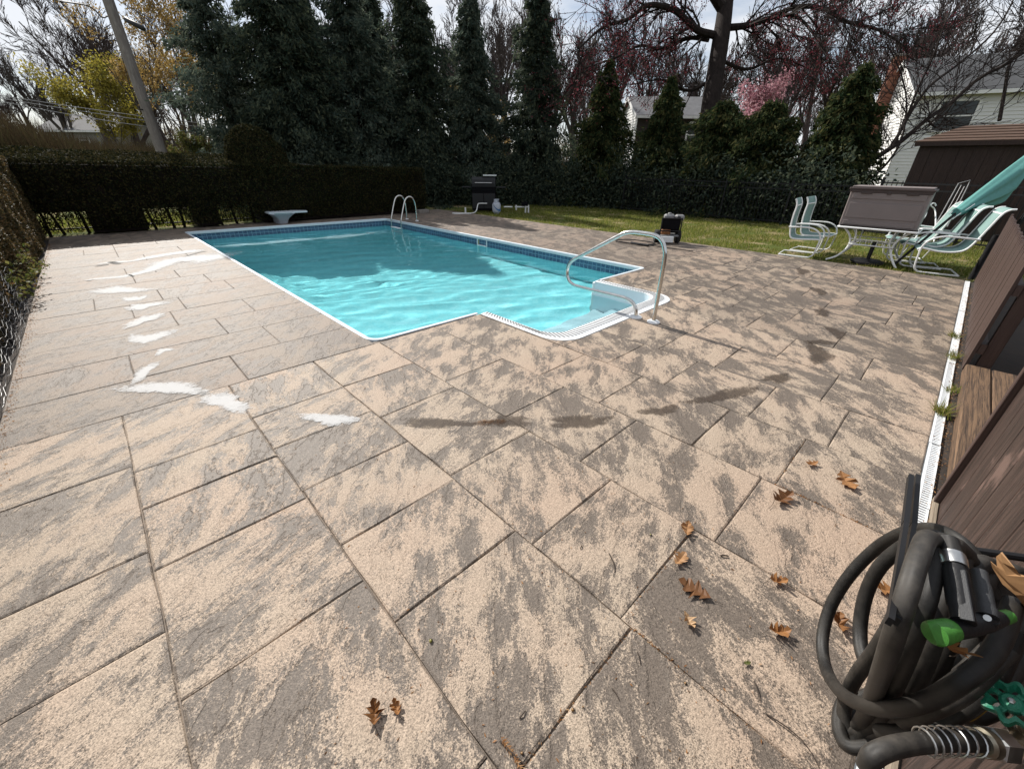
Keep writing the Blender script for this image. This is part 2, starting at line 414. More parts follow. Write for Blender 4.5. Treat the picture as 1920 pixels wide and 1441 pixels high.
# ------------------------------------------------------------------ geometry helpers
class MB:
    """collects shapes and links them as one mesh object"""
    def __init__(s): s.v, s.f, s.uv, s.n, s.att = [], [], {}, 0, None
    def add(s, vs, fs, uvs=None):
        b = len(s.v); s.v.extend([tuple(v) for v in vs])
        for i, f in enumerate(fs):
            if uvs is not None: s.uv[len(s.f)] = uvs[i]
            s.f.append(tuple(b + k for k in f))
        return s
    def box(s, c, d, rz=0.0, M4=None, bevel=0.0):
        x, y, z = d[0] / 2, d[1] / 2, d[2] / 2
        if bevel > 0:
            b = min(bevel, x * .49, y * .49, z * .49); vs = []; fs = []
            for sz in (-1, 1):
                for (ax, ay) in ((x, y - b), (x - b, y), (-x + b, y), (-x, y - b), (-x, -y + b), (-x + b, -y), (x - b, -y), (x, -y + b)):
                    vs.append((ax, ay, sz * (z - b)))
            for sz in (-1, 1):
                for (ax, ay) in ((x - b, y - b), (-x + b, y - b), (-x + b, -y + b), (x - b, -y + b)): vs.append((ax, ay, sz * z))
            for i in range(8): j = (i + 1) % 8; fs.append((i, j, 8 + j, 8 + i))
            fs.append((19, 18, 17, 16)[::1]); fs.append((20, 21, 22, 23))
            for base, o, fl in ((0, 16, 1), (8, 20, 0)):
                for k in range(4):
                    a, b2 = base + 2 * k, base + 2 * k + 1
                    nx = base + (2 * k + 2) % 8
                    t1 = (a, o + k, b2); t2 = (b2, o + k, o + (k + 1) % 4, nx)
                    fs.append(t1 if fl else t1[::-1]); fs.append(t2 if fl else t2[::-1])
        else:
            vs = [(sx * x, sy * y, sz * z) for sx in (-1, 1) for sy in (-1, 1) for sz in (-1, 1)]
            fs = [(0, 1, 3, 2), (4, 6, 7, 5), (0, 4, 5, 1), (2, 3, 7, 6), (0, 2, 6, 4), (1, 5, 7, 3)]
        if M4 is None: M4 = Matrix.Translation(c) @ Matrix.Rotation(rz, 4, 'Z')
        return s.add([M4 @ Vector(v) for v in vs], fs)
    def bar(s, a, b, wd, h=None, up=(0, 0, 1)):
        """square-section bar between two points"""
        a, b = Vector(a), Vector(b); d = b - a; L = d.length
        if L < 1e-6: return s
        y = Vector(up) - d.normalized() * Vector(up).dot(d.normalized())
        if y.length < 1e-4: y = Vector((1, 0, 0)) - d.normalized() * d.normalized().x
        y.normalize(); z = d.normalized(); x = y.cross(z)
        M4 = Matrix((x, y, z)).transposed().to_4x4(); M4.translation = (a + b) / 2
        return s.box(None, (wd, h or wd, L), M4=M4)
    def tube(s, pts, r, seg=8, cap=True, closed=False, uvscale=1.0):
        pts = [Vector(p) for p in pts]; n = len(pts)
        rs = r if isinstance(r, (list, tuple)) else [r] * n
        vs, fs, uvs = [], [], []
        prev = None; L = 0; Ls = []
        for i, p in enumerate(pts):
            if i: L += (p - pts[i - 1]).length
            Ls.append(L)
            d = (pts[(i + 1) % n] - pts[i - 1]) if closed else (pts[min(i + 1, n - 1)] - pts[max(i - 1, 0)])
            d.normalize()
            if prev is None:
                prev = d.orthogonal().normalized()
            prev = prev - d * prev.dot(d)
            if prev.length < 1e-6: prev = d.orthogonal()
            prev.normalize(); q = d.cross(prev)
            for k in range(seg):
                a = 2 * PI * k / seg
                vs.append(p + (prev * math.cos(a) + q * math.sin(a)) * rs[i])
        m = n if closed else n - 1
        for i in range(m):
            j = (i + 1) % n
            for k in range(seg):
                k2 = (k + 1) % seg
                fs.append((i * seg + k, i * seg + k2, j * seg + k2, j * seg + k))
                u0, u1 = Ls[i] * uvscale * 10, Ls[j] * uvscale * 10
                uvs.append(((u0, k / seg), (u0, (k + 1) / seg), (u1, (k + 1) / seg), (u1, k / seg)))
        if cap and not closed:
            fs.append(tuple(range(seg))[::-1]); uvs.append([(0, 0)] * seg)
            fs.append(tuple((n - 1) * seg + k for k in range(seg))); uvs.append([(0, 0)] * seg)
        return s.add(vs, fs, uvs)
    def lathe(s, prof, seg=20, c=(0, 0, 0), M4=None):
        vs, fs = [], []; n = len(prof)
        for r, z in prof:
            for k in range(seg):
                a = 2 * PI * k / seg; vs.append((r * math.cos(a), r * math.sin(a), z))
        for i in range(n - 1):
            for k in range(seg):
                k2 = (k + 1) % seg
                fs.append((i * seg + k, i * seg + k2, (i + 1) * seg + k2, (i + 1) * seg + k))
        fs.append(tuple(range(seg))[::-1]); fs.append(tuple((n - 1) * seg + k for k in range(seg)))
        M4 = M4 if M4 is not None else Matrix.Translation(c)
        return s.add([M4 @ Vector(v) for v in vs], fs)
    def prism(s, poly, z0, z1):
        n = len(poly)
        vs = [(p[0], p[1], z0) for p in poly] + [(p[0], p[1], z1) for p in poly]
        fs = [tuple(range(n))[::-1], tuple(n + i for i in range(n))]
        fs += [(i, (i + 1) % n, n + (i + 1) % n, n + i) for i in range(n)]
        return s.add(vs, fs)
    def extrude(s, poly3, d):
        """planar 3-D outline pushed along d"""
        n = len(poly3); d = Vector(d); P = [Vector(p) for p in poly3]
        fs = [tuple(range(n))[::-1], tuple(n + i for i in range(n))]
        fs += [(i, (i + 1) % n, n + (i + 1) % n, n + i) for i in range(n)]
        return s.add(P + [p + d for p in P], fs)
    def build(s, name, mat, parent=None, smooth=False, kind=None, local=False):
        me = bpy.data.meshes.new(name)
        off = Vector((0, 0, 0))
        if parent is not None and not local: off = world_loc(parent)
        me.from_pydata([(v[0] - off[0], v[1] - off[1], v[2] - off[2]) for v in s.v], [], s.f)
        if s.uv:
            ul = me.uv_layers.new(name='UVMap')
            for pi, p in enumerate(me.polygons):
                u = s.uv.get(pi)
                if u is None: continue
                for li, uvp in zip(p.loop_indices, u): ul.data[li].uv = uvp
        if s.att is not None:
            a = me.attributes.new('edge', 'FLOAT', 'POINT')
            a.data.foreach_set('value', s.att)
        me.materials.append(M[mat])
        if smooth:
            me.polygons.foreach_set('use_smooth', [True] * len(me.polygons))
            try: me.set_sharp_from_angle(angle=math.radians(38))
            except Exception: pass
        me.update()
        o = bpy.data.objects.new(name, me); COL.objects.link(o)
        if parent is not None: o.parent = parent
        if kind: o['kind'] = kind
        return o

def world_loc(o):
    p = Vector((0, 0, 0))
    while o is not None: p += o.location; o = o.parent
    return p
def quads(name, V, mat, parent=None, kind=None, local=False, tri=False):
    """many separate leaf faces: V has shape (n, 4, 3) or (n, 3, 3)"""
    V = np.asarray(V, dtype=np.float32)
    n, k, _ = V.shape
    me = bpy.data.meshes.new(name)
    if parent is not None and not local: V = V - np.array(world_loc(parent), dtype=np.float32)
    me.vertices.add(n * k); me.loops.add(n * k); me.polygons.add(n)
    me.vertices.foreach_set('co', V.reshape(-1))
    me.loops.foreach_set('vertex_index', np.arange(n * k, dtype=np.int32))
    me.polygons.foreach_set('loop_start', np.arange(0, n * k, k, dtype=np.int32))
    me.polygons.foreach_set('loop_total', np.full(n, k, dtype=np.int32))
    me.materials.append(M[mat]); me.update(); me.validate()
    o = bpy.data.objects.new(name, me); COL.objects.link(o)
    if parent is not None: o.parent = parent
    if kind: o['kind'] = kind
    return o
def thing(name, label, cat, loc=(0, 0, 0), group=None):
    o = bpy.data.objects.new(name, None); COL.objects.link(o)
    o.location = loc; o.empty_display_size = 0.1
    o['label'] = label; o['category'] = cat
    if group: o['group'] = group
    return o
def tag(o, label, cat, group=None):
    o['label'] = label; o['category'] = cat
    if group: o['group'] = group
    return o
def struct(name):
    o = bpy.data.objects.new(name, None); COL.objects.link(o); o['kind'] = 'structure'; return o
def dup(root, loc, rz=0.0, scale=1.0, label=None, group=None):
    """copy of a thing, of its parts and of their sub-parts"""
    r = root.copy(); COL.objects.link(r); r.location = loc; r.rotation_euler = (0, 0, rz)
    r.scale = scale if isinstance(scale, tuple) else (scale, scale, scale)
    if label: r['label'] = label
    if group: r['group'] = group
    for ch in list(root.children):
        c = ch.copy(); COL.objects.link(c); c.parent = r
        for g in list(ch.children):
            d = g.copy(); COL.objects.link(d); d.parent = c
    return r
def spline(pts, n=8, closed=False):
    """Catmull-Rom through the points"""
    P = [Vector(p) for p in pts]; out = []; m = len(P)
    for i in range(m if closed else m - 1):
        p0 = P[i - 1] if (closed or i) else P[0] * 2 - P[1]
        p1, p2 = P[i], P[(i + 1) % m]
        p3 = P[(i + 2) % m] if (closed or i + 2 < m) else P[-1] * 2 - P[-2]
        for k in range(n):
            t = k / n
            out.append(0.5 * ((2 * p1) + (p2 - p0) * t + (2 * p0 - 5 * p1 + 4 * p2 - p3) * t * t + (3 * p1 - p0 - 3 * p2 + p3) * t ** 3))
    if not closed: out.append(P[-1])
    return out
def round_poly(poly, r, n=6):
    """2-D polygon with rounded corners; r one radius or one per corner"""
    out = []; m = len(poly)
    for i in range(m):
        ri = r[i] if isinstance(r, (list, tuple)) else r
        p, a, b = Vector(poly[i]), Vector(poly[i - 1]), Vector(poly[(i + 1) % m])
        if ri <= 0: out.append(tuple(p)); continue
        d1, d2 = (a - p).normalized(), (b - p).normalized()
        ang = d1.angle(d2); t = ri / math.tan(ang / 2)
        s0, s1 = p + d1 * t, p + d2 * t
        c = p + (d1 + d2).normalized() * (ri / math.sin(ang / 2))
        a0 = math.atan2(*(s0 - c).yx); a1 = math.atan2(*(s1 - c).yx)
        da = (a1 - a0 + PI) % (2 * PI) - PI
        for k in range(n + 1):
            q = a0 + da * k / n; out.append((c.x + ri * math.cos(q), c.y + ri * math.sin(q)))
    return out
def clip(poly, a, b):
    """part of a 2-D polygon to the left of the line a -> b"""
    out = []; dx, dy = b[0] - a[0], b[1] - a[1]
    side = lambda p: dx * (p[1] - a[1]) - dy * (p[0] - a[0])
    for i in range(len(poly)):
        p, q = poly[i - 1], poly[i]; sp, sq = side(p), side(q)
        if (sp >= 0) != (sq >= 0):
            t = sp / (sp - sq); out.append((p[0] + (q[0] - p[0]) * t, p[1] + (q[1] - p[1]) * t))
        if sq >= 0: out.append(q)
    return out

# ------------------------------------------------------------------ ground and pool outline
P_NL, P_NR, P_FR, P_FL = (1.57, 3.62), (6.51, 3.52), (6.60, 12.68), (1.47, 13.2)
ST_X0, ST_X1, ST_Y0 = 2.88, 5.26, 2.27         # step alcove
DX0, DX1, DY0, DYF = -0.92, 9.62, -0.345, 14.2
WATER_Z = -0.205
POOL = round_poly([P_NL, P_NR, P_FR, P_FL], [0.14, 0.05, 0.12, 0.05], 6)
ALC = round_poly([(ST_X0, ST_Y0), (ST_X1, ST_Y0)], [0, 0])      # corner helper only
ground = struct('ground')
g = MB()
for (x0, x1, y0, y1) in ((-400, DX0 - .01, -400, 500), (DX1 + .01, 500, -400, 500), (DX0 - .01, DX1 + .01, -400, DY0 - .01), (DX0 - .01, DX1 + .01, DYF, 500)):
    g.add([(x0, y0, -0.03), (x1, y0, -0.03), (x1, y1, -0.03), (x0, y1, -0.03)], [(0, 1, 2, 3)])
g.build('turf_sheet', 'ground_turf', ground)

# ------------------------------------------------------------------ deck of stamped slabs
deck = struct('deck')
base = MB()
GZ = -0.011
def sheet(m, poly, z): m.add([(p[0], p[1], z) for p in poly], [tuple(range(len(poly)))])
for r in (((DX0, DY0), (DX1, DY0), (DX1, ST_Y0), (DX0, ST_Y0)), ((DX0, ST_Y0), (ST_X0 - .03, ST_Y0), (ST_X0 - .03, P_NL[1]), (P_NL[0] - .03, P_NL[1]), (P_NL[0] - .03, P_NL[1] + .2), (DX0, P_NL[1] + .2)),
          ((ST_X1 + .03, ST_Y0), (DX1, ST_Y0), (DX1, P_NR[1] + .2), (P_NR[0] + .03, P_NR[1] + .2), (P_NR[0] + .03, P_NR[1] - .02), (ST_X1 + .03, P_NR[1] - .02)),
          ((DX0, P_NL[1] + .2), (P_NL[0] - .03, P_NL[1] + .2), (P_FL[0] - .03, P_FL[1]), (P_FL[0] - .03, DYF), (DX0, DYF)),
          ((P_NR[0] + .03, P_NR[1] + .2), (DX1, P_NR[1] + .2), (DX1, DYF), (P_FR[0] + .03, DYF), (P_FR[0] + .03, P_FR[1])),
          ((P_FL[0] - .03, P_FL[1] + .03), (P_FR[0] + .03, P_FR[1] + .03), (P_FR[0] + .03, DYF), (P_FL[0] - .03, DYF))):
    sheet(base, r, GZ)
base.build('slab_bed', 'deck_groove', deck)

def slab(poly, mat='stamped_concrete', gap=0.0032, wob=0.003):
    """one stamped slab: rim chamfered into the groove, edges slightly uneven"""
    n = len(poly)
    if n < 3: return
    area = sum(poly[i - 1][0] * poly[i][1] - poly[i][0] * poly[i - 1][1] for i in range(n)) / 2
    if abs(area) < 0.012: return
    if area < 0: poly = poly[::-1]
    pts = []
    for i in range(n):
        a, b = Vector(poly[i]), Vector(poly[(i + 1) % n]); L = (b - a).length
        k = max(1, min(6, int(L / 0.16)))
        for j in range(k): pts.append((a + (b - a) * (j / k), j == 0))
    m = len(pts); dz = random.uniform(-0.0016, 0.0016)
    cen = sum((p for p, _ in pts), Vector((0, 0))) / m
    def ring(ins, z, wb):
        out = []
        for i in range(m):
            p = pts[i][0]; a, b = pts[i - 1][0], pts[(i + 1) % m][0]
            e1, e2 = (p - a), (b - p)
            n1 = Vector((-e1.y, e1.x)).normalized(); n2 = Vector((-e2.y, e2.x)).normalized()
            nn = n1 + n2
            nn = nn / max(0.5, nn.length_squared / 2)
            out.append((*(p + nn * (ins + random.uniform(-wb, wb))), z))
        return out
    v = ring(gap * 0.35, GZ - 0.002, 0) + ring(gap, -0.0035 + dz, wob) + ring(gap + 0.007, dz, wob)
    f = [(i, (i + 1) % m, m + (i + 1) % m, m + i) for i in range(m)] + [(m + i, m + (i + 1) % m, 2 * m + (i + 1) % m, 2 * m + i) for i in range(m)]
    f.append(tuple(2 * m + i for i in range(m)))
    MB().add(v, f).build('slab', mat, deck)

def rect(x0, x1, y0, y1): return [(x0, y0), (x1, y0), (x1, y1), (x0, y1)]
# near band: columns 0.64 wide with staggered cross joints read from the photograph
XA = [DX0, -0.32, 0.32, 0.97, 1.61, 2.25, 2.87, 3.50, 4.14, 4.78, 5.42, 6.02, 6.65, 7.24, 7.84, 8.43, 9.03, DX1]
CUTS = {0: [2.82, 2.02, 1.53, 0.9, 0.35], 1: [2.74, 2.36, 1.88, 1.22, 0.42], 2: [2.91, 2.44, 1.95, 1.46, 0.97, 0.33], 3: [2.92, 2.32, 1.50, 0.86, 0.38],
        4: [2.45, 1.73, 1.08, 0.28], 5: [2.0, 1.4, 0.69, 0.21], 6: [1.75, 1.21, 0.57, 0.09], 7: [1.6, 1.06, 0.27], 8: [1.54, 0.76, 0.13],
        9: [2.6, 1.95, 1.25, 0.45], 10: [3.0, 2.3, 1.64, 0.99, 0.37], 11: [2.7, 2.0, 1.45, 0.83, 0.2], 12: [2.9, 2.2, 1.67, 1.18, 0.57, -0.04],
        13: [2.3, 1.51, 0.72, 0.08], 14: [2.7, 2.0, 1.4, 0.88, 0.24], 15: [2.4, 1.7, 1.01, 0.57], 16: [2.9, 2.1, 1.3, 0.4]}
YB = 3.55
OX0, OX1, OY0, OR = ST_X0, ST_X1, ST_Y0, 0.30
for i in range(len(XA) - 1):
    ys = [DY0] + sorted(CUTS[i]) + [YB]
    for y0, y1 in zip(ys, ys[1:]):
        p = rect(XA[i], XA[i + 1], y0, y1)
        # slabs stop at the pool edge and at the step alcove
        if y1 > P_NR[1] - .1 and XA[i + 1] > 1.5:
            p = clip(p, P_NR, P_NL) if (XA[i] < P_NR[0]) else p
            if len(p) < 3: continue
        if XA[i] < OX1 and XA[i + 1] > OX0 and y1 > OY0:
            parts = [clip(p, (OX0, 9), (OX0, -9))[:] if False else clip(p, (OX0, -9), (OX0, 9)), clip(p, (OX1, 9), (OX1, -9))]
            mid = clip(clip(clip(p, (OX0, 9), (OX0, -9)), (OX1, -9), (OX1, 9)), (9, OY0), (-9, OY0))
            low = [q for q in (parts[0], parts[1], mid) if len(q) >= 3]
            # keep one L-shaped slab as its largest pieces
            for q in low: slab(q)
            continue
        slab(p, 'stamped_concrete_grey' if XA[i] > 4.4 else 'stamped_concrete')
# small infill slabs behind the rounded corners of the alcove
for (cx, cy, sx) in ((OX0, OY0, 1), (OX1, OY0, -1)):
    arc = [(cx + sx * OR - sx * OR * math.sin(a), cy + OR - OR * math.cos(a)) for a in [k * PI / 16 for k in range(9)]]
    poly = [(cx, cy)] + arc
    mm = MB(); mm.prism(poly if sx > 0 else poly[::-1], GZ, -0.0005); mm.build('slab', 'stamped_concrete', deck)
# left band: rows 0.62 deep
yv = YB; r = 0
LT = {0: [0.46], 1: [-0.2, 0.9], 2: [0.59], 3: [0.26, 1.0], 4: [-0.06, 0.42], 5: [-0.37, 0.27, 1.06], 6: [0.91], 7: [0.1, 0.62]}
while yv < DYF - 0.1:
    y1 = min(yv + 0.622, DYF)
    xs = [DX0] + LT.get(r, sorted(random.sample([-0.4, 0.05, 0.4, 0.75, 1.0], 2))) + [1.56]
    for x0, x1 in zip(xs, xs[1:]):
        p = clip(rect(x0, x1, yv, y1), P_NL, (P_FL[0], P_FL[1] + 1.2)) if x1 > 1.4 else rect(x0, x1, yv, y1)
        if len(p) >= 3: slab(p, 'stamped_concrete_smooth', 0.0015, 0.0015)
    yv = y1; r += 1
# right band
XR = [6.52, 7.24, 7.88, 8.5, 9.06, DX1]
for i in range(len(XR) - 1):
    y = YB; first = True
    while y < 13.6:
        L = random.choice((0.62, 0.8, 0.95, 1.2)); y1 = min(y + L, 13.65)
        p = rect(XR[i], XR[i + 1], y, y1)
        if i == 0: p = clip(p, (P_FR[0], P_FR[1] + 2), P_NR)
        if len(p) >= 3: slab(p, 'stamped_concrete_smooth', 0.0015, 0.0015)
        y = y1
# far band behind the pool
x = 1.46
while x < 9.5:
    x1 = min(x + random.choice((0.7, 0.9, 1.1)), 9.6)
    if x1 < 6.6:
        p = clip(rect(x, x1, 12.0, DYF - 0.1 - 0.08 * x1), P_FL, P_FR)
    else:
        p = rect(max(x, 6.62), x1, 13.66, 14.05) if x < 9 else None
    if p and len(p) >= 3: slab([(a, b) for a, b in p], 'stamped_concrete_smooth', 0.0015, 0.0015)
    x = x1

# deposits, damp and rust on the slabs: thin ragged patches with their own outline
def blot(name, pts, wd, mat):
    """one irregular patch: a fan whose 'edge' is 1 inside and 0 at the rim"""
    A = [Vector((p[0], p[1], 0)) for p in pts]; c = sum(A, Vector()) / len(A)
    ax = (A[-1] - A[0]); L = ax.length / 2; ax.normalize(); ay = Vector((-ax.y, ax.x, 0)); w_ = (max(wd) if isinstance(wd, (list, tuple)) else wd) * (.72 if mat == 'damp_stain' else .88)
    K = 22; ph = [random.uniform(0, 6.28) for _ in range(4)]
    bend = (A[len(A) // 2] - (A[0] + A[-1]) / 2).dot(ay)
    vs, at_, fs = [c + ay * bend + Vector((0, 0, .0035))], [1.0], []
    for q, e in ((.45, .75), (.75, .4), (1.0, 0.0)):
        for k in range(K):
            a = 2 * PI * k / K; rr_ = 1 + .22 * math.sin(2 * a + ph[0]) + .16 * math.sin(3 * a + ph[1]) + .10 * math.sin(5 * a + ph[2]) + .07 * math.sin(9 * a + ph[3])
            u = math.cos(a) * q * rr_
            vs.append(c + ax * u * L * 1.12 + ay * (math.sin(a) * q * rr_ * w_ + bend * (1 - 2 * u * u)) + Vector((0, 0, .0035))); at_.append(e)
    for k in range(K):
        k2 = (k + 1) % K; fs.append((0, 1 + k, 1 + k2))
        for j in (0, K): fs.append((1 + j + k, 1 + j + K + k, 1 + j + K + k2, 1 + j + k2))
    m = MB(); m.att = at_; m.add(vs, fs); return m.build(name, mat, deck)
def smear(name, pts, wd, mat, n=5, seg=3):
    """ribbon along points; 'edge' is 1 on the spine and 0 at the rim"""
    P = spline([(p[0], p[1], 0) for p in pts], n)
    W = np.interp(np.linspace(0, 1, len(P)), np.linspace(0, 1, len(wd)), wd) if isinstance(wd, (list, tuple)) else [wd] * len(P)
    m = MB(); m.att = []
    vs, fs = [], []
    for i, p in enumerate(P):
        d = (P[min(i + 1, len(P) - 1)] - P[max(0, i - 1)]).normalized(); nrm = Vector((-d.y, d.x, 0))
        end = min(i, len(P) - 1 - i) / max(1, n * 0.6)
        for k, o in enumerate((-1, -0.5, 0, 0.5, 1)):
            vs.append((p + nrm * o * W[i] * random.uniform(0.8, 1.2)) + Vector((0, 0, 0.0035)))
            m.att.append((1 - abs(o)) * min(1, end))
    for i in range(len(P) - 1):
        for k in range(4): a = i * 5 + k; fs.append((a, a + 1, a + 6, a + 5))
    m.add(vs, fs)
    return m.build(name, mat, deck)
smear('lime_stain', [(-0.47, 8.56), (-0.3, 8.58), (-0.05, 8.50), (0.15, 8.58), (0.34, 8.76), (0.5, 9.05), (0.72, 9.38), (1.1, 9.35), (1.52, 8.95)], [0.05, 0.09, 0.11, 0.14, 0.18, 0.26, 0.36, 0.52, 0.85], 'lime_deposit')
smear('lime_stain', [(-0.34, 9.80), (-0.06, 9.9), (0.18, 9.8), (0.5, 10.0), (0.9, 10.15), (1.42, 10.2)], [0.06, 0.12, 0.10, 0.20, 0.25, 0.35], 'lime_deposit')
for pts, wd in (([(-0.38, 8.02), (-0.22, 7.86), (-0.12, 7.62), (-0.02, 7.5), (0.1, 7.34), (0.22, 7.25)], [.08, .16, .2, .2, .2, .12]), ([(-0.13, 7.05), (-0.03, 6.93), (0.07, 6.98), (0.13, 7.05)], 0.19), ([(-0.10, 6.66), (0.04, 6.55), (0.14, 6.44), (0.24, 6.40)], 0.2),
                ([(-0.14, 5.68), (-0.04, 5.84), (0.06, 5.94), (0.14, 6.06)], 0.17), ([(-0.16, 5.44), (-0.04, 5.34), (0.04, 5.2), (0.12, 5.10), (0.2, 5.22)], 0.20), ([(-0.03, 4.66), (0.04, 4.7), (0.12, 4.68)], 0.09),
                ([(-0.22, 4.10), (-0.13, 4.28), (-0.04, 4.44)], 0.09), ([(-0.26, 4.10), (-0.18, 4.0), (-0.09, 3.9), (0.0, 3.76), (0.09, 3.62), (0.15, 3.55)], [.08, .13, .15, .15, .13, .06]), ([(0.13, 3.50), (0.2, 3.36), (0.28, 3.2), (0.36, 3.05)], [.06, .12, .13, .10]), ([(0.55, 2.68), (0.66, 2.58), (0.76, 2.48), (0.86, 2.38)], [.06, .10, .09, .05])):
    blot('lime_stain', pts, wd, 'lime_deposit')
for pts, wd in (([(0.98, 2.24), (1.1, 2.10), (1.22, 2.0), (1.34, 1.87), (1.5, 1.76)], [.04, .07, .06, .09, .06]), ([(1.42, 1.84), (1.52, 1.73), (1.66, 1.60), (1.72, 1.55)], [.06, .11, .10, .04]), ([(1.74, 1.54), (1.84, 1.44), (1.96, 1.34), (2.08, 1.27), (2.2, 1.22)], [.06, .12, .11, .06, .04]),
                ([(2.34, 1.12), (2.44, 1.03), (2.52, 1.02), (2.62, 0.98)], [.05, .10, .11, .05]), ([(2.74, 0.93), (2.9, 0.88), (3.05, 0.80), (3.2, 0.78), (3.46, 0.70)], [.05, .11, .10, .12, .05]), ([(3.5, 0.68), (3.66, 0.62), (3.86, 0.55)], [.06, .10, .06]), ([(4.2, 0.50), (4.4, 0.50), (4.6, 0.52), (4.8, 0.57)], [.08, .17, .15, .08]), ([(4.72, 0.66), (4.85, 0.58), (5.0, 0.48)], [.05, .12, .06]),
                ([(5.1, 0.47), (5.3, 0.52), (5.5, 0.6)], [.06, .14, .08]), ([(5.8, 0.74), (6.0, 0.80), (6.2, 0.9)], [.07, .14, .06]), ([(6.85, 1.02), (7.1, 1.08), (7.3, 1.15)], [.07, .16, .08]), ([(8.0, 1.48), (8.3, 1.58), (8.6, 1.72)], [.07, .16, .08])):
    blot('damp_stain', pts, wd, 'damp_stain')
smear('rust_stain', [(1.36, 1.84), (1.5, 1.74), (1.6, 1.66)], 0.05, 'rust_stain')
for pts, wd in (([(-0.12, 9.98), (-0.04, 9.86), (-0.02, 9.72), (0.06, 9.64)], 0.06), ([(-0.3, 9.66), (-0.18, 9.7), (-0.1, 9.72)], 0.05), ([(0.07, 8.62), (0.1, 8.46), (0.11, 8.36)], 0.025), ([(-0.42, 8.5), (-0.34, 8.48)], 0.03),
                ([(0.88, 9.6), (1.2, 9.95), (1.36, 9.98)], 0.035), ([(-0.82, 3.53), (-0.62, 3.55)], 0.012)):
    smear('crack', pts, wd, 'crack_dark')

# ------------------------------------------------------------------ pool: liner, tile print, coping, steps, skimmer, water
pool = struct('swimming_pool')
def ring_strip(outline, z0, z1, name, mat, closed=True, uvh=True):
    m = MB(); vs, fs, uvs = [], [], []; L = 0; n = len(outline)
    for i in range(n if closed else n - 1):
        a, b = outline[i], outline[(i + 1) % n]; l = math.dist(a, b)
        vs = [(a[0], a[1], z0), (b[0], b[1], z0), (b[0], b[1], z1), (a[0], a[1], z1)]
        m.add(vs, [(3, 2, 1, 0)], [((L, z1 - z0), (L + l, z1 - z0), (L + l, 0), (L, 0))]); L += l
    return m.build(name, mat, pool)
# outline of the basin without the near edge where the alcove opens
n_nl = [p for p in POOL]
i_far = POOL
# walls: start at alcove right, run NR -> FR -> FL -> NL -> alcove left
corner = POOL[7:] + POOL[:7]
wall_line = [(ST_X1 - 0.1, P_NR[1] + 0.022)] + corner + [(ST_X0 + 0.1, P_NL[1] - 0.03)]
def floor_z(y): return float(np.interp(y, [3.5, 6.4, 9.4, 12.0, 13.4], [-1.15, -1.2, -2.35, -2.35, -1.3]))
m = MB(); L = 0
for a, b in zip(wall_line, wall_line[1:]):
    l = math.dist(a, b); k = max(1, int(l / 0.8))
    for j in range(k):
        p = (a[0] + (b[0] - a[0]) * j / k, a[1] + (b[1] - a[1]) * j / k); q = (a[0] + (b[0] - a[0]) * (j + 1) / k, a[1] + (b[1] - a[1]) * (j + 1) / k)
        m.add([(p[0], p[1], -1.3), (q[0], q[1], -1.3), (q[0], q[1], -0.235), (p[0], p[1], -0.235)], [(3, 2, 1, 0)])
m.build('liner_wall', 'liner_vinyl', pool)
ring_strip(wall_line, -0.235, -0.055, 'tile_border', 'liner_tile_print', closed=False)
# floor with a hopper
m = MB(); nx, ny = 14, 26; vs = []; fs = []
for j in range(ny + 1):
    for i in range(nx + 1):
        u, v = i / nx, j / ny
        x0 = P_NL[0] + (P_FL[0] - P_NL[0]) * v; x1 = P_NR[0] + (P_FR[0] - P_NR[0]) * v
        y0 = P_NL[1] + (P_NR[1] - P_NL[1]) * u; y1 = P_FL[1] + (P_FR[1] - P_FL[1]) * u
        y = y0 + (y1 - y0) * v
        zz = floor_z(y); side = min(u, 1 - u) * 5.0
        if side < 0.9: zz = max(zz, -1.15 - max(0, (-1.15 - zz)) * min(1, side / 0.9))
        vs.append((x0 + (x1 - x0) * u, y, zz))
for j in range(ny):
    for i in range(nx):
        a = j * (nx + 1) + i; fs.append((a, a + 1, a + nx + 2, a + nx + 1))
m.add(vs, fs); m.build('liner_floor', 'liner_vinyl', pool, smooth=True)
# coping: a rounded white strip along the rim
def coping(line, name='coping'):
    m = MB(); prof = [(-0.030, -0.004), (-0.026, 0.006), (0.004, 0.008), (0.022, 0.002), (0.028, -0.014), (0.026, -0.058), (0.004, -0.064)]
    vs, fs = [], []; n = len(line); k = len(prof)
    for i, p in enumerate(line):
        a, b = Vector(line[max(0, i - 1)]), Vector(line[min(n - 1, i + 1)]); d = (b - a).normalized(); nr = Vector((-d.y, d.x))
        for o, z in prof: q = Vector(p) + nr * o; vs.append((q.x, q.y, z))
    for i in range(n - 1):
        for j in range(k - 1): fs.append((i * k + j, (i + 1) * k + j, (i + 1) * k + j + 1, i * k + j + 1))
    m.add(vs, [f[::-1] for f in fs]); return m.build(name, 'coping_white', pool, smooth=True)
full = [(ST_X1 + 0.005, P_NR[1] + 0.026)] + corner + [(ST_X0 - 0.005, P_NL[1] - 0.028)]
# lengths of coping butt together, a fine gap between them
def resample(line, step):
    out = [line[0]]
    for a, b in zip(line, line[1:]):
        k = max(1, int(math.dist(a, b) / step))
        out += [(a[0] + (b[0] - a[0]) * j / k, a[1] + (b[1] - a[1]) * j / k) for j in range(1, k + 1)]
    return out
fr = resample(full, 0.3); cuts = [0, 6, 17, 28, 40, 56, 68, 80, 92, len(fr) - 1]
cuts = [c for c in cuts if c < len(fr) - 3] + [len(fr) - 1]
for a, b in zip(cuts, cuts[1:]):
    seg = fr[a:b + 1]; d = (Vector(seg[1]) - Vector(seg[0])).normalized() * 0.003
    seg = [(seg[0][0] + d.x, seg[0][1] + d.y)] + seg[1:]
    coping(seg)
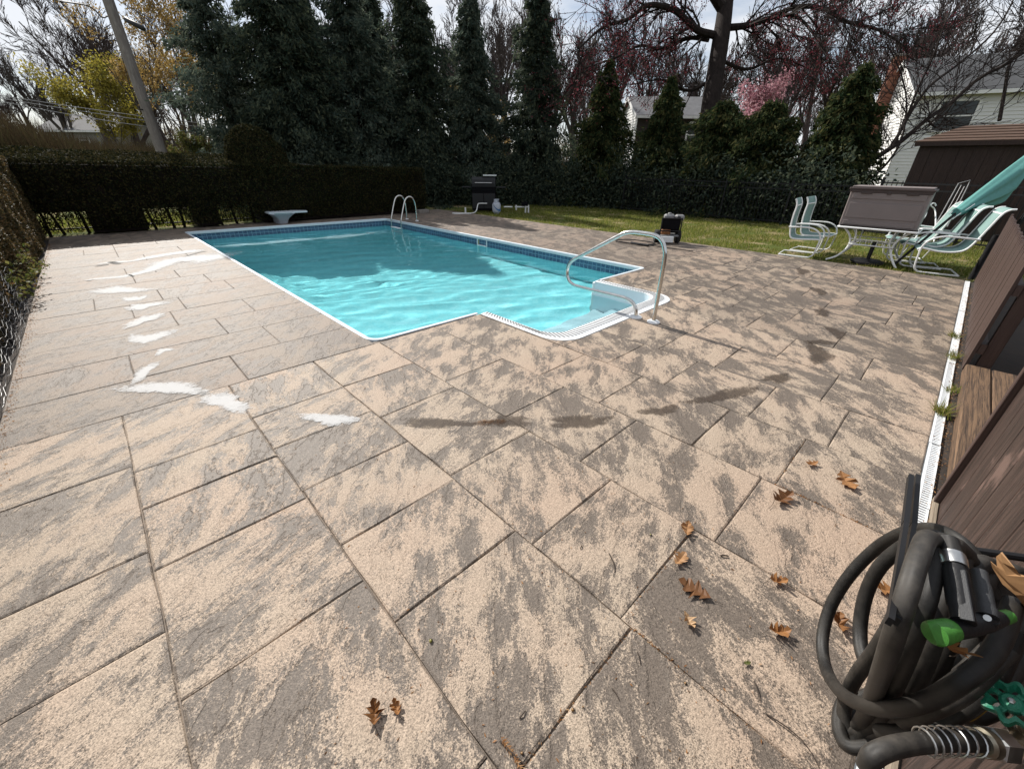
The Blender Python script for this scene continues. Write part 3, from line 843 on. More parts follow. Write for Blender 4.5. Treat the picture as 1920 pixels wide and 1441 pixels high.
# step alcove of white fibreglass with a ribbed rim
step = bpy.data.objects.new('step_unit', None); COL.objects.link(step); step.parent = pool
IX0, IX1, IY0, IR = ST_X0 + 0.115, ST_X1 - 0.13, ST_Y0 + 0.225, 0.24
def u_line(x0, x1, y0, r, ytop, n=9):
    a = [(x0, ytop)] + [(x0 + r - r * math.cos(t), y0 + r - r * math.sin(t)) for t in [k * PI / 2 / n for k in range(n + 1)]]
    b = [(x1 - r + r * math.sin(t), y0 + r - r * math.cos(t)) for t in [k * PI / 2 / n for k in range(n + 1)]] + [(x1, ytop)]
    return a + b
YT = 3.50
outer, inner = u_line(OX0 + .004, OX1 - .004, OY0 + .004, OR, YT + 0.03), u_line(IX0, IX1, IY0, IR, YT + 0.03)
def lerp2(a, b, t): return (a[0] + (b[0] - a[0]) * t, a[1] + (b[1] - a[1]) * t)
m = MB(); prof = [(0, -0.012), (0.0, 0.005), (0.10, 0.008), (0.14, 0.004), (0.20, 0.004), (0.24, 0.010), (0.92, 0.010), (1.0, 0.002), (1.0, -0.018)]
vs, fs = [], []
for a, b in zip(outer, inner):
    for t, z in prof: q = lerp2(a, b, t); vs.append((q[0], q[1], z))
k = len(prof)
for i in range(len(outer) - 1):
    for j in range(k - 1): fs.append((i * k + j, i * k + j + 1, (i + 1) * k + j + 1, (i + 1) * k + j))
m.add(vs, fs); m.build('rim', 'white_plastic', step, smooth=True, local=True)
# slots across the rim
def along(line, n):
    Ls = [0]
    for a, b in zip(line, line[1:]): Ls.append(Ls[-1] + math.dist(a, b))
    out = []
    for s in np.linspace(0.04, Ls[-1] - 0.04, n):
        i = max(0, min(len(line) - 2, int(np.searchsorted(Ls, s)) - 1)); t = (s - Ls[i]) / max(1e-6, Ls[i + 1] - Ls[i]); out.append((i, t))
    return out
m = MB()
for i, t in along(outer, 92):
    a = Vector(lerp2(outer[i], outer[i + 1], t)); b = Vector(lerp2(inner[i], inner[i + 1], t)); d = (b - a); wv = Vector((-d.y, d.x)).normalized() * 0.0085
    p, q = a + d * 0.30, a + d * 0.90
    sh = wv * 1.4
    m.add([(*(p - wv - sh), 0.0125), (*(p + wv - sh), 0.0125), (*(q + wv + sh), 0.0125), (*(q - wv + sh), 0.0125), (*(p - wv - sh), 0.009), (*(p + wv - sh), 0.009), (*(q + wv + sh), 0.009), (*(q - wv + sh), 0.009)],
          [(0, 1, 2, 3), (0, 4, 5, 1), (1, 5, 6, 2), (2, 6, 7, 3), (3, 7, 4, 0)])
m.build('rib', 'tread_slot', step, kind='stuff', local=True)
# alcove wall and treads
m = MB(); wl_ = inner
for i in range(len(wl_) - 1):
    a, b = wl_[i], wl_[i + 1]; m.add([(a[0], a[1], -0.0185), (b[0], b[1], -0.0185), (b[0], b[1], -1.2), (a[0], a[1], -1.2)], [(0, 3, 2, 1)])
m.build('alcove_wall', 'step_fibreglass', step, smooth=True, local=True)
for k, (yf, z) in enumerate(((2.86, -0.36), (3.16, -0.62), (3.48, -0.88))):
    poly = round_poly([(IX0 + 0.0, IY0 - 0.02), (IX1, IY0 - 0.02), (IX1, yf), (IX0, yf)], [0.0, 0.0, 0.06, 0.06], 4)
    MB().prism(poly, -1.2, z).build('tread', 'step_fibreglass', step, local=True)
# vertical jambs where the alcove meets the liner
for xx in (IX0 - 0.03, IX1 + 0.03):
    MB().box((xx, YT + 0.05, -0.6), (0.075, 0.05, 1.18), bevel=0.015).build('jamb', 'white_plastic', step, local=True)
# skimmer mouth in the right wall
p = on_x(905, 458, 6.56)
sk = bpy.data.objects.new('skimmer', None); COL.objects.link(sk); sk.parent = pool
m = MB(); yb, zc = p.y, -0.125
for (dy, dz, sy, sz) in ((0, 0.075, 0.36, 0.022), (0, -0.075, 0.36, 0.022), (-0.17, 0, 0.022, 0.172), (0.17, 0, 0.022, 0.172)): m.box((6.545, yb + dy, zc + dz), (0.035, sy, sz), bevel=0.005)
m.build('skimmer_frame', 'pool_white', sk, local=True)
MB().box((6.56, yb, zc), (0.012, 0.32, 0.13)).build('skimmer_flap', 'acorn_green', sk, local=True)
# water: a closed body with a rippled top
def pool_inside(x, y):
    return True
nx, ny = 112, 190
X0, X1 = 1.40, 6.70
cell_ok = np.zeros((ny + 40, nx), bool)
ys = np.concatenate([np.linspace(ST_Y0 + 0.03, 3.53, 25), np.linspace(3.53, 13.3, 190)[1:]])
xs = np.linspace(X0, X1, nx)
i0, i1 = int(np.searchsorted(xs, IX0 - 0.05)), int(np.searchsorted(xs, IX1 + 0.05))
def ripple(x, y):
    z = 0
    rg = np.random.default_rng(5)
    for k in range(40):
        lam = rg.uniform(0.22, 0.75); a = rg.normal(1.15, 0.42); ph = rg.uniform(0, 6.28)
        kx, ky = math.cos(a) * 2 * PI / lam, math.sin(a) * 2 * PI / lam
        z = z + 0.00105 * lam ** 0.9 * np.sin(kx * x + ky * y + ph + 0.6 * np.sin(0.9 * x - 0.7 * y + ph))
    return z
vidx = {}; V = []; Fs = []
def vid(i, j):
    if (i, j) not in vidx:
        vidx[(i, j)] = len(V); V.append((xs[i], ys[j], WATER_Z + float(ripple(xs[i], ys[j]))))
    return vidx[(i, j)]
cells = set()
for j in range(len(ys) - 1):
    for i in range(nx - 1):
        if j >= 24 or (i0 <= i < i1): cells.add((i, j))
edges = {}
for (i, j) in cells:
    q = (vid(i, j), vid(i + 1, j), vid(i + 1, j + 1), vid(i, j + 1)); Fs.append(q)
    for a, b in zip(q, q[1:] + q[:1]): edges[(a, b)] = 1
bd = [(a, b) for (a, b) in edges if (b, a) not in edges]
nv = len(V); V2 = list(V) + [(x, y, -2.6) for (x, y, z) in V]
for a, b in bd: Fs.append((b, a, nv + a, nv + b))
Fs += [tuple(nv + k for k in f)[::-1] for f in Fs[:len(cells)]]
me = bpy.data.meshes.new('water'); me.from_pydata(V2, [], Fs); me.materials.append(M['pool_water'])
sm = [i < len(cells) for i in range(len(Fs))]; me.polygons.foreach_set('use_smooth', sm); me.update()
water = bpy.data.objects.new('water', me); COL.objects.link(water); water['kind'] = 'structure'
water.cycles.is_caustics_caster = True
for o in list(pool.children) + list(step.children):
    if o.type == 'MESH': o.cycles.is_caustics_receiver = True

# ------------------------------------------------------------------ channel drain and wood strip along the fence
drain = thing('channel_drain', 'long white slotted channel drain set along the right edge of the deck', 'drain', (4, -0.375, 0))
rnd = random.Random(4)
xd = 0.62
dl = [0.62, 1.62, 2.63, 3.42, 4.1, 5.2, 6.3, 7.4, 8.5, 9.56]
for k, (x0, x1) in enumerate(zip(dl, dl[1:])):
    m = MB(); y0, y1 = -0.402, -0.348; off = rnd.uniform(-0.002, 0.002); z = -0.004 + rnd.uniform(-.002, .002)
    # grate body with open slots: two rails and a bar between every pair of slots
    m.box(((x0 + x1) / 2, y0 + 0.004 + off, z - 0.012), (x1 - x0 - 0.006, 0.008, 0.024)); m.box(((x0 + x1) / 2, y1 - 0.006 + off, z - 0.012), (x1 - x0 - 0.006, 0.012, 0.024))
    if x0 < 5.0:
        x = x0 + 0.008
        while x < x1 - 0.012:
            m.box((x + 0.006, (y0 + y1) / 2 + off - 0.001, z - 0.0125), (0.0125, y1 - y0 - 0.012, 0.023)); x += 0.0235
    else:
        m.box(((x0 + x1) / 2, (y0 + y1) / 2 + off, z - 0.0125), (x1 - x0 - 0.006, y1 - y0 - 0.012, 0.023))
    m.build('grate', 'white_plastic', drain)
MB().box((5.1, -0.375, -0.045), (9.0, 0.052, 0.02)).build('channel_floor', 'slot_dark', drain)
strip = thing('wood_strip', 'thin bare wooden strip between the drain and the brown fence', 'trim', (1.6, -0.42, 0))
for x0, x1 in ((0.7, 1.9), (1.905, 2.75)):
    MB().box(((x0 + x1) / 2, -0.418, -0.002), (x1 - x0, 0.022, 0.05), bevel=0.004).build('strip_board', 'strip_wood', strip)
soil = MB(); soil.add([(DX0, -0.36, -0.02), (9.7, -0.36, -0.02), (9.7, -3.5, -0.02), (DX0, -3.5, -0.02)], [(3, 2, 1, 0)])
o = soil.build('soil', 'dark_soil', kind='structure')

# ------------------------------------------------------------------ brown board fences on the right
def board_fence(name, label, x0, x1, y, h, wd, mat, seed, peak=False, zb=0.02, thick=0.022):
    t = thing(name, label, 'fence', ((x0 + x1) / 2, y - 0.02, 0))
    r = random.Random(seed); x = x0
    while x < x1 - 0.03:
        w_ = min(wd * r.uniform(0.96, 1.04), x1 - x); hh = h + r.uniform(-0.012, 0.012); yy = y - thick / 2 + r.uniform(-0.002, 0.002)
        if peak:
            pr = [(x + .001, zb), (x + w_ - .001, zb), (x + w_ - .001, hh - 0.07), (x + w_ * .68, hh), (x + w_ * .32, hh), (x + .001, hh - 0.07)]
            MB().extrude([(a, yy + thick / 2, b) for a, b in pr], (0, -thick, 0)).build('board', mat, t)
        else:
            MB().box((x + w_ / 2, yy, (zb + hh) / 2), (w_ - 0.005, thick, hh - zb), bevel=0.003).build('board', mat, t)
        x += w_
    for z in (0.22, h - 0.25):
        MB().box(((x0 + x1) / 2, y - thick - 0.021, z), (x1 - x0, 0.038, 0.085)).build('rail', mat, t)
    x = x0 + 0.06
    while x < x1:
        MB().box((x, y - thick - 0.085, h * 0.46), (0.088, 0.088, h * 0.92), bevel=0.004).build('post', mat, t); x += 2.3
    return t
near_fence = board_fence('board_fence', 'near brown board fence behind the hose coil with rough grain and chipped paint', -0.9, 2.72, -0.432, 1.30, 0.20, 'fence_brown', 3)
far_fence = board_fence('board_fence', 'far brown board fence with pointed tops beside the stacked teal chairs', 5.0, 9.62, -0.44, 0.965, 0.14, 'fence_brown_smooth', 5, True)
# proud cover board on the near fence end, and the wooden sill in the gateway
MB().box((2.70, -0.418, 0.66), (0.045, 0.026, 1.28), bevel=0.003).build('end_board', 'fence_brown_smooth', near_fence)
sill = thing('wood_sill', 'weathered bare wooden sill in the gap between the two brown fences', 'sill', (3.8, -0.75, 0))
for k in range(3):
    MB().box((3.86, -0.52 - k * 0.155, 0.035), (2.26, 0.148, 0.09), bevel=0.008).build('plank', 'weathered_wood', sill)
backw = thing('shed_wall', 'dark brown wall in deep shade behind the gap in the fence', 'wall', (4.2, -1.35, 0))
for k in range(14):
    MB().box((2.0 + k * 0.3, -1.35, 0.6), (0.294, 0.03, 1.2)).build('board', 'shed_brown', backw)
# small pegs of weeds in the drain
def tuft(loc, n, h, seed, label, name='weed_tuft'):
    r = np.random.default_rng(seed); c = np.array(loc)
    b = c + np.c_[r.normal(0, .035, n), r.normal(0, .022, n), np.zeros(n)]
    tip = b + np.c_[r.normal(0, h * .55, n), r.normal(0.01, h * .45, n), r.uniform(.4, 1, n) * h]
    wv = np.c_[r.normal(0, 1, n), r.normal(0, 1, n), np.zeros(n)]; wv /= np.linalg.norm(wv, axis=1)[:, None]; wv *= 0.0035
    V = np.stack([b - wv, b + wv, tip], 1)
    return tag(quads(name, V, 'grass_blade'), label, 'weeds')
tuft((3.95, -0.375, 0), 150, 0.10, 1, 'largest green weed tuft growing over the white drain', 'weed_tuft')
tuft((5.35, -0.38, 0), 90, 0.09, 2, 'small weed tuft at the bare ground beside the far half of the drain', 'weed_tuft')
tuft((4.45, -0.41, 0), 60, 0.07, 3, 'thin straw-coloured weed tuft between drain and fence', 'weed_tuft')
tuft((6.1, -0.36, 0), 70, 0.07, 4, 'farthest little weed tuft on the drain', 'weed_tuft')

# ------------------------------------------------------------------ handrail at the steps
rail = thing('pool_handrail', 'bent stainless steel handrail standing by the white pool steps', 'handrail', (4.13, 2.1, 0))
RP = [(2.008, 0.0), (2.010, 0.45), (2.013, 0.70), (2.035, 0.80), (2.085, 0.875), (2.17, 0.912), (2.30, 0.918), (2.42, 0.915), (2.52, 0.895), (2.66, 0.82), (3.05, 0.595), (3.20, 0.505), (3.265, 0.43), (3.285, 0.34), (3.255, 0.25), (3.185, 0.205), (3.08, 0.192), (2.8, 0.192), (2.48, 0.196), (2.36, 0.185), (2.29, 0.155), (2.245, 0.09), (2.232, 0.0)]
MB().tube(spline([(4.13, y, z) for y, z in RP], 6), 0.0215, 14).build('rail_tube', 'steel', rail, smooth=True)
for y in (2.008, 2.232):
    MB().lathe([(0.070, 0.0), (0.070, 0.012), (0.052, 0.024), (0.026, 0.028)], 24, (4.13, y, 0.003)).build('escutcheon', 'white_plastic', rail, smooth=True)

# ------------------------------------------------------------------ ladder at the deep end
lad = thing('pool_ladder', 'shaded steel ladder with two arched rails at the far pool corner', 'ladder', (6.75, 11.6, 0))
for yl in (12.02, 11.45):
    pts = [(6.98, yl, 0), (6.98, yl, 0.35), (6.965, yl, 0.52), (6.90, yl, 0.64), (6.79, yl, 0.68), (6.67, yl, 0.62), (6.58, yl, 0.44), (6.48, yl, 0.16), (6.44, yl, 0.02), (6.43, yl, -0.2), (6.43, yl, -0.95)]
    MB().tube(spline(pts, 5), 0.021, 10).build('rail_tube', 'steel', lad, smooth=True)
    MB().lathe([(0.05, 0), (0.05, 0.02), (0.024, 0.03)], 16, (6.98, yl, 0.003)).build('escutcheon', 'pool_white', lad, smooth=True)
for z in (-0.17, -0.45, -0.72):
    MB().box((6.43, 11.735, z), (0.10, 0.55, 0.03), bevel=0.008).build('tread', 'white_plastic', lad)

# ------------------------------------------------------------------ diving stand
bd_ = thing('diving_board', 'short white diving board on a flared pale stand behind the deep end', 'diving board', (3.83, 13.55, 0))
rings = [(0.115, 0.30, 0.0), (0.125, 0.32, 0.06), (0.16, 0.36, 0.14), (0.24, 0.42, 0.22), (0.30, 0.46, 0.265)]
m = MB(); vs = []; fs = []
for (hx, hy, z) in rings:
    q = round_poly([(-hx, -hy), (hx, -hy), (hx, hy), (-hx, hy)], 0.05, 3); vs += [(3.83 + a - 0.035 + z * 0.05, 13.62 + b, z + 0.0) for a, b in q]
nq = len(vs) // len(rings)
for i in range(len(rings) - 1):
    for k in range(nq): fs.append((i * nq + k, i * nq + (k + 1) % nq, (i + 1) * nq + (k + 1) % nq, (i + 1) * nq + k))
fs.append(tuple((len(rings) - 1) * nq + k for k in range(nq))); m.add(vs, fs); m.build('stand', 'tank_grey', bd_, smooth=True)
bp = round_poly([(3.48, 13.38), (4.46, 13.20), (4.50, 13.42), (4.10, 13.86), (3.48, 13.95)], 0.04, 4)
MB().prism(bp, 0.268, 0.305).build('board', 'coping_white', bd_)
MB().box((3.83, 13.3, 0.262), (0.44, 0.12, 0.02)).build('fulcrum', 'canopy_teal', bd_)

# ------------------------------------------------------------------ barbecue corner
gx, gy = 10.5, 12.45
grill = thing('gas_grill', 'black gas grill with a pale lid handle in the shade by the trees', 'grill', (gx, gy, 0))
def gl(a, b, z): return (gx + a * 0.72 + b * 0.69, gy - a * 0.69 + b * 0.72, z)
G4 = lambda a, b, z: Matrix.Translation(gl(a, b, z)) @ Matrix.Rotation(-0.764, 4, 'Z')
MB().box(None, (0.86, 0.50, 0.62), M4=G4(0, 0, 0.36), bevel=0.01).build('cabinet', 'engine_black', grill)
MB().box(None, (0.40, 0.015, 0.50), M4=G4(-0.21, -0.258, 0.36), bevel=0.006).build('door', 'black_plastic', grill)
MB().box(None, (0.40, 0.015, 0.50), M4=G4(0.21, -0.258, 0.36), bevel=0.006).build('door', 'black_plastic', grill)
MB().box(None, (0.84, 0.48, 0.14), M4=G4(0, 0, 0.745), bevel=0.01).build('firebox', 'engine_black', grill)
m = MB(); prof = [(-0.25, 0.82), (-0.25, 0.92), (-0.20, 1.05), (-0.08, 1.13), (0.10, 1.13), (0.22, 1.04), (0.25, 0.90), (0.25, 0.82)]
m.extrude([gl(-0.42, b, z) for b, z in prof], Vector(gl(0.42, 0, 0)) - Vector(gl(-0.42, 0, 0))); m.build('lid', 'black_metal', grill)
MB().box(None, (0.50, 0.20, 0.05), M4=G4(0.22, 0.0, 1.175), bevel=0.012).build('lid_tray', 'zinc', grill)
MB().tube([gl(-0.30, -0.29, 0.95), gl(0.30, -0.29, 0.95)], 0.014, 8).build('lid_handle', 'zinc', grill, smooth=True)
for s_ in (-1, 1): MB().box(None, (0.34, 0.46, 0.03), M4=G4(s_ * 0.62, 0, 0.80), bevel=0.008).build('side_shelf', 'black_plastic', grill)
for a in (-0.38, 0.38):
    for b in (-0.2, 0.2): MB().tube([gl(a - .03, b, 0.05), gl(a + .03, b, 0.05)], 0.05, 12).build('wheel', 'tyre', grill)
tank = thing('propane_tank', 'pale grey propane tank with a blue swoosh standing on the lawn edge', 'propane tank', (10.36, 11.62, 0))
TX = Matrix.Translation((10.36, 11.62, 0))
MB().lathe([(0.10, 0.0), (0.105, 0.03), (0.14, 0.05), (0.152, 0.10), (0.152, 0.27), (0.13, 0.33), (0.06, 0.365), (0.03, 0.37)], 24, M4=TX).build('cylinder_body', 'tank_grey', tank, smooth=True)
m = MB(); vs = []; fs = []
for k in range(13):
    a = PI + 0.1 + k * 0.17; u = k / 12; zc = 0.27 - 0.16 * math.sin(u * 2.2); hh = 0.012 + 0.03 * u
    vs += [(10.36 + 0.1545 * math.cos(a), 11.62 + 0.1545 * math.sin(a), zc - hh), (10.36 + 0.1545 * math.cos(a), 11.62 + 0.1545 * math.sin(a), zc + hh)]
for k in range(12): fs.append((2 * k, 2 * k + 2, 2 * k + 3, 2 * k + 1))
m.add(vs, fs); m.build('swoosh', 'tank_blue', tank)
m = MB()
for k in range(20):
    if k in (4, 5, 6, 14, 15, 16): continue
    a0, a1 = k * 2 * PI / 20, (k + 1) * 2 * PI / 20
    for r0 in (0.088, 0.096): m.add([(10.36 + r0 * math.cos(a), 11.62 + r0 * math.sin(a), z) for z in (0.35, 0.46) for a in (a0, a1)], [(0, 1, 3, 2)])
m.build('collar', 'tank_grey', tank)
MB().lathe([(0.03, 0.36), (0.03, 0.42), (0.04, 0.43), (0.04, 0.45)], 10, M4=TX).build('valve', 'brass', tank)
pipe = thing('pool_pipework', 'white plastic pipe run with upright stubs right of the propane tank', 'pipe', (10.75, 11.2, 0))
p0, p1, p2 = on_z(938, 390.5, 0.2), on_z(958, 391.0, 0.2), on_z(966, 392, 0.2)
PA, PB = Vector((10.62, 11.52, 0.20)), Vector((11.3, 10.95, 0.20))
MB().tube([PA, PA.lerp(PB, 0.35)], 0.024, 10).build('pipe', 'pvc', pipe, smooth=True)
MB().tube([PA.lerp(PB, 0.45), PB], 0.024, 10).build('pipe', 'pvc', pipe, smooth=True)
for f_ in (0.5, 0.88, 1.0): q = PA.lerp(PB, f_); MB().tube([(q.x, q.y, 0.0 if f_ > .6 else 0.1), (q.x, q.y, 0.26)], 0.028, 10).build('pipe_stub', 'pvc', pipe, smooth=True)
MB().box((11.2, 11.05, 0.3), (0.2, 0.16, 0.12), bevel=0.01).build('pump_body', 'engine_black', pipe)
pole_p = thing('vacuum_pole', 'white bent vacuum pole and hose lying at the deck corner by the grill', 'pole', (9.6, 12.2, 0))
MB().tube(spline([(8.95, 12.35, 0.03), (9.25, 12.15, 0.025), (9.55, 11.95, 0.03), (9.75, 12.0, 0.10), (9.95, 12.15, 0.27), (10.05, 12.15, 0.30), (10.25, 12.0, 0.30)], 5), 0.018, 8).build('tube', 'pvc', pole_p, smooth=True)
MB().tube(spline([(8.9, 12.2, 0.03), (9.15, 12.02, 0.03), (9.4, 11.88, 0.03)], 5), 0.02, 8).build('hose_end', 'pvc', pole_p, smooth=True)
MB().lathe([(0.03, 0.02), (0.03, 0.19), (0.02, 0.2)], 10, (9.42, 12.2, 0)).build('fitting', 'pvc', pole_p)
MB().box((8.35, 13.25, 0.06), (0.40, 0.2, 0.12), bevel=0.01).build('concrete_block', 'concrete_block')
tag(bpy.data.objects['concrete_block'], 'low grey concrete block on the deck left of the vacuum pole', 'block')

# ------------------------------------------------------------------ pressure washer on the lawn edge
wx, wy = 9.22, 4.52
wash = thing('pressure_washer', 'black petrol pressure washer on two wheels at the edge of the lawn', 'pressure washer', (wx, wy, 0))
# e1 points to the right as one looks at it, e2 away
def wl3(a, b, z): return (wx + a * 0.62 + b * 0.78, wy - a * 0.78 + b * 0.62, z)
W4 = lambda a, b, z: Matrix.Translation(wl3(a, b, z)) @ Matrix.Rotation(-0.898, 4, 'Z')
for a in (-0.23, 0.23):
    mm = W4(a, 0.06, 0.135) @ Matrix.Rotation(PI / 2, 4, 'Y')
    wh = MB().lathe([(0.05, -0.05), (0.125, -0.05), (0.135, -0.035), (0.135, 0.035), (0.125, 0.05), (0.05, 0.05)], 22, M4=mm).build('wheel', 'tyre', wash, smooth=True)
    h_ = MB().lathe([(0.045, -0.055), (0.055, -0.03), (0.055, 0.03), (0.045, 0.055)], 14, M4=mm).build('wheel_hub', 'engine_grey', wash, smooth=True)
MB().box(None, (0.40, 0.40, 0.03), M4=W4(0, 0.02, 0.17), bevel=0.008).build('base_plate', 'engine_grey', wash)
MB().box(None, (0.30, 0.04, 0.13), M4=W4(-0.06, -0.2, 0.10), bevel=0.01).build('front_foot', 'white_plastic', wash)
MB().box(None, (0.20, 0.16, 0.13), M4=W4(-0.07, -0.02, 0.24), bevel=0.02).build('pump', 'orange_rust', wash)
MB().box(None, (0.30, 0.26, 0.20), M4=W4(0.06, 0.04, 0.32), bevel=0.03).build('engine_block', 'engine_black', wash)
MB().lathe([(0.10, -0.05), (0.135, -0.03), (0.135, 0.02), (0.10, 0.05)], 22, M4=W4(0.17, 0.05, 0.44) @ Matrix.Rotation(PI / 2, 4, 'Y')).build('recoil_cover', 'engine_black', wash, smooth=True)
MB().box(None, (0.22, 0.16, 0.13), M4=W4(-0.02, 0.10, 0.53), bevel=0.03).build('fuel_tank', 'engine_grey', wash)
MB().box(None, (0.19, 0.17, 0.12), M4=W4(0.20, 0.08, 0.53), bevel=0.03).build('air_filter', 'engine_grey', wash)
MB().lathe([(0.035, 0.0), (0.04, 0.015), (0.03, 0.03)], 14, M4=W4(-0.02, 0.10, 0.595)).build('fuel_cap', 'engine_grey', wash, smooth=True)
MB().box(None, (0.03, 0.05, 0.18), M4=W4(0.03, -0.13, 0.42)).build('red_lever', 'red_paint', wash)
MB().box(None, (0.03, 0.05, 0.14), M4=W4(0.10, -0.13, 0.44)).build('red_lever', 'red_paint', wash)
m = MB()
for a in (-0.22, 0.20):
    m.tube(spline([wl3(a, -0.21, 0.02), wl3(a, -0.21, 0.40), wl3(a, -0.20, 0.54)], 4), 0.014, 8)
m.tube([wl3(-0.23, -0.20, 0.535), wl3(0.21, -0.20, 0.535)], 0.014, 8); m.tube([wl3(-0.22, -0.21, 0.28), wl3(0.20, -0.21, 0.28)], 0.012, 8)
m.build('frame', 'black_metal', wash, smooth=True)
m = MB(); m.box(None, (0.37, 0.02, 0.22), M4=W4(-0.02, -0.19, 0.42), bevel=0.006); m.build('control_panel', 'engine_black', wash)
hosep = thing('washer_hose', 'dark pressure hose lying in a loop left of the pressure washer', 'hose', (8.6, 4.6, 0))
MB().tube(spline([wl3(-0.1, -0.2, 0.05), wl3(-0.4, -0.5, 0.02), wl3(-0.9, -0.35, 0.02), wl3(-1.15, -0.05, 0.02), wl3(-0.8, 0.1, 0.03), wl3(-0.3, -0.2, 0.02), wl3(-0.6, -0.55, 0.03), wl3(-1.1, -0.3, 0.04)], 8), 0.011, 7).build('hose', 'black_plastic', hosep, smooth=True)
wand = thing('spray_wand', 'black spray wand and trigger grip lying on the deck before the washer', 'wand', (8.6, 4.2, 0))
q0, q1, q2 = on_z(1183, 455, 0.03), on_z(1216, 460, 0.03), on_z(1300, 471, 0.02)
MB().tube([q0, q0.lerp(q1, 0.55)], 0.024, 8).build('grip', 'black_plastic', wand, smooth=True)
MB().tube([q0.lerp(q1, 0.6), q1], 0.026, 8).build('grip', 'black_plastic', wand, smooth=True)
MB().tube([q1, q2], 0.009, 7).build('lance', 'black_metal', wand, smooth=True)

# ------------------------------------------------------------------ patio furniture
TZ = 0.60
table = thing('patio_table', 'white metal patio table with curved legs on the lawn under the storage box', 'table', (10.2, 1.02, 0))
tx0, tx1, ty0, ty1 = 9.86, 10.62, 0.46, 1.58
top = round_poly([(tx0, ty0), (tx1, ty0), (tx1, ty1), (tx0, ty1)], 0.05, 4)
m = MB(); m.tube([(a, b, TZ - 0.012) for a, b in top], 0.016, 8, closed=True); m.build('top_rim', 'white_paint', table, smooth=True)
MB().prism(round_poly([(tx0 + .01, ty0 + .01), (tx1 - .01, ty0 + .01), (tx1 - .01, ty1 - .01), (tx0 + .01, ty1 - .01)], 0.05, 4), TZ - 0.012, TZ - 0.006).build('glass_top', 'window_glass', table)
for sx in (-1, 1):
    for sy in (-1, 1):
        cx, cy = (tx0 + tx1) / 2, (ty0 + ty1) / 2
        pts = [(cx + sx * 0.30, cy + sy * 0.47, TZ - 0.02), (cx + sx * 0.27, cy + sy * 0.36, TZ - 0.14), (cx + sx * 0.24, cy + sy * 0.31, TZ - 0.27), (cx + sx * 0.26, cy + sy * 0.33, 0.20), (cx + sx * 0.34, cy + sy * 0.42, 0.07), (cx + sx * 0.37, cy + sy * 0.48, 0.0)]
        if sx < 0 and sy > 0: pts[-1] = (cx - .43, cy + .55, 0)
        leg = MB().tube(spline(pts, 5), 0.017, 8).build('leg', 'white_paint', table, smooth=True)
        p2 = [(cx + sx * 0.33, cy + sy * 0.28, TZ - 0.02), (cx + sx * 0.28, cy + sy * 0.25, TZ - 0.2), (cx + sx * 0.25, cy + sy * 0.30, 0.25), (cx + sx * 0.31, cy + sy * 0.38, 0.1)]
        MB().tube(spline(p2, 5), 0.011, 7).build('leg_brace', 'white_paint', table, smooth=True)
m = MB(); z = 0.30; a, b = 0.26, 0.32
m.tube([(cx - a, cy - b, z), (cx + a, cy - b, z), (cx + a, cy + b, z), (cx - a, cy + b, z)], 0.013, 7, closed=True)
m.tube([(cx - a, cy - b, z + 0.09), (cx + a, cy - b, z + 0.09), (cx + a, cy + b, z + 0.09), (cx - a, cy + b, z + 0.09)], 0.009, 7, closed=True)
for k in range(1, 8): yy = cy - b + 2 * b * k / 8; m.tube([(cx - a, yy, z + .09), (cx - a, yy, z), (cx + a, yy, z), (cx + a, yy, z + .09)], 0.005, 5)
m.build('shelf', 'white_paint', table, smooth=True)

boxo = thing('storage_box', 'taupe resin storage box with a dark brown lid standing on the white table', 'storage box', (10.2, 1.05, TZ))
bx0, bx1, by0, by1, bz = 9.99, 10.50, 0.50, 1.60, TZ + 0.60
MB().box(((bx0 + bx1) / 2, (by0 + by1) / 2, TZ + 0.30), (bx1 - bx0, by1 - by0, 0.60), bevel=0.015).build('body', 'resin_taupe', boxo)
for zz, hh in ((TZ + 0.51, 0.10), (TZ + 0.27, 0.25), (TZ + 0.065, 0.07)):
    MB().box((bx0 - 0.004, (by0 + by1) / 2, zz), (0.018, by1 - by0 - 0.10, hh), bevel=0.008).build('front_panel', 'resin_taupe', boxo)
MB().box(((bx0 + bx1) / 2 - .01, (by0 + by1) / 2, bz + 0.018), (bx1 - bx0 + 0.06, by1 - by0 + 0.05, 0.036), bevel=0.012).build('lid', 'resin_dark', boxo)
MB().box(((bx0 + bx1) / 2 - .01, (by0 + by1) / 2, bz + 0.05), (bx1 - bx0 + 0.01, by1 - by0 - 0.02, 0.025), bevel=0.01).build('lid_top', 'resin_taupe', boxo)
MB().box((bx0 - 0.018, (by0 + by1) / 2, bz - 0.012), (0.02, by1 - by0 + 0.02, 0.05), bevel=0.004).build('lid_skirt', 'resin_dark', boxo)
for yy, wv in ((1.36, 0.16), (1.05, 0.06), (0.74, 0.16)): MB().box((bx0 - 0.026, yy, bz - 0.045), (0.02, wv, 0.03), bevel=0.004).build('latch', 'resin_dark', boxo)

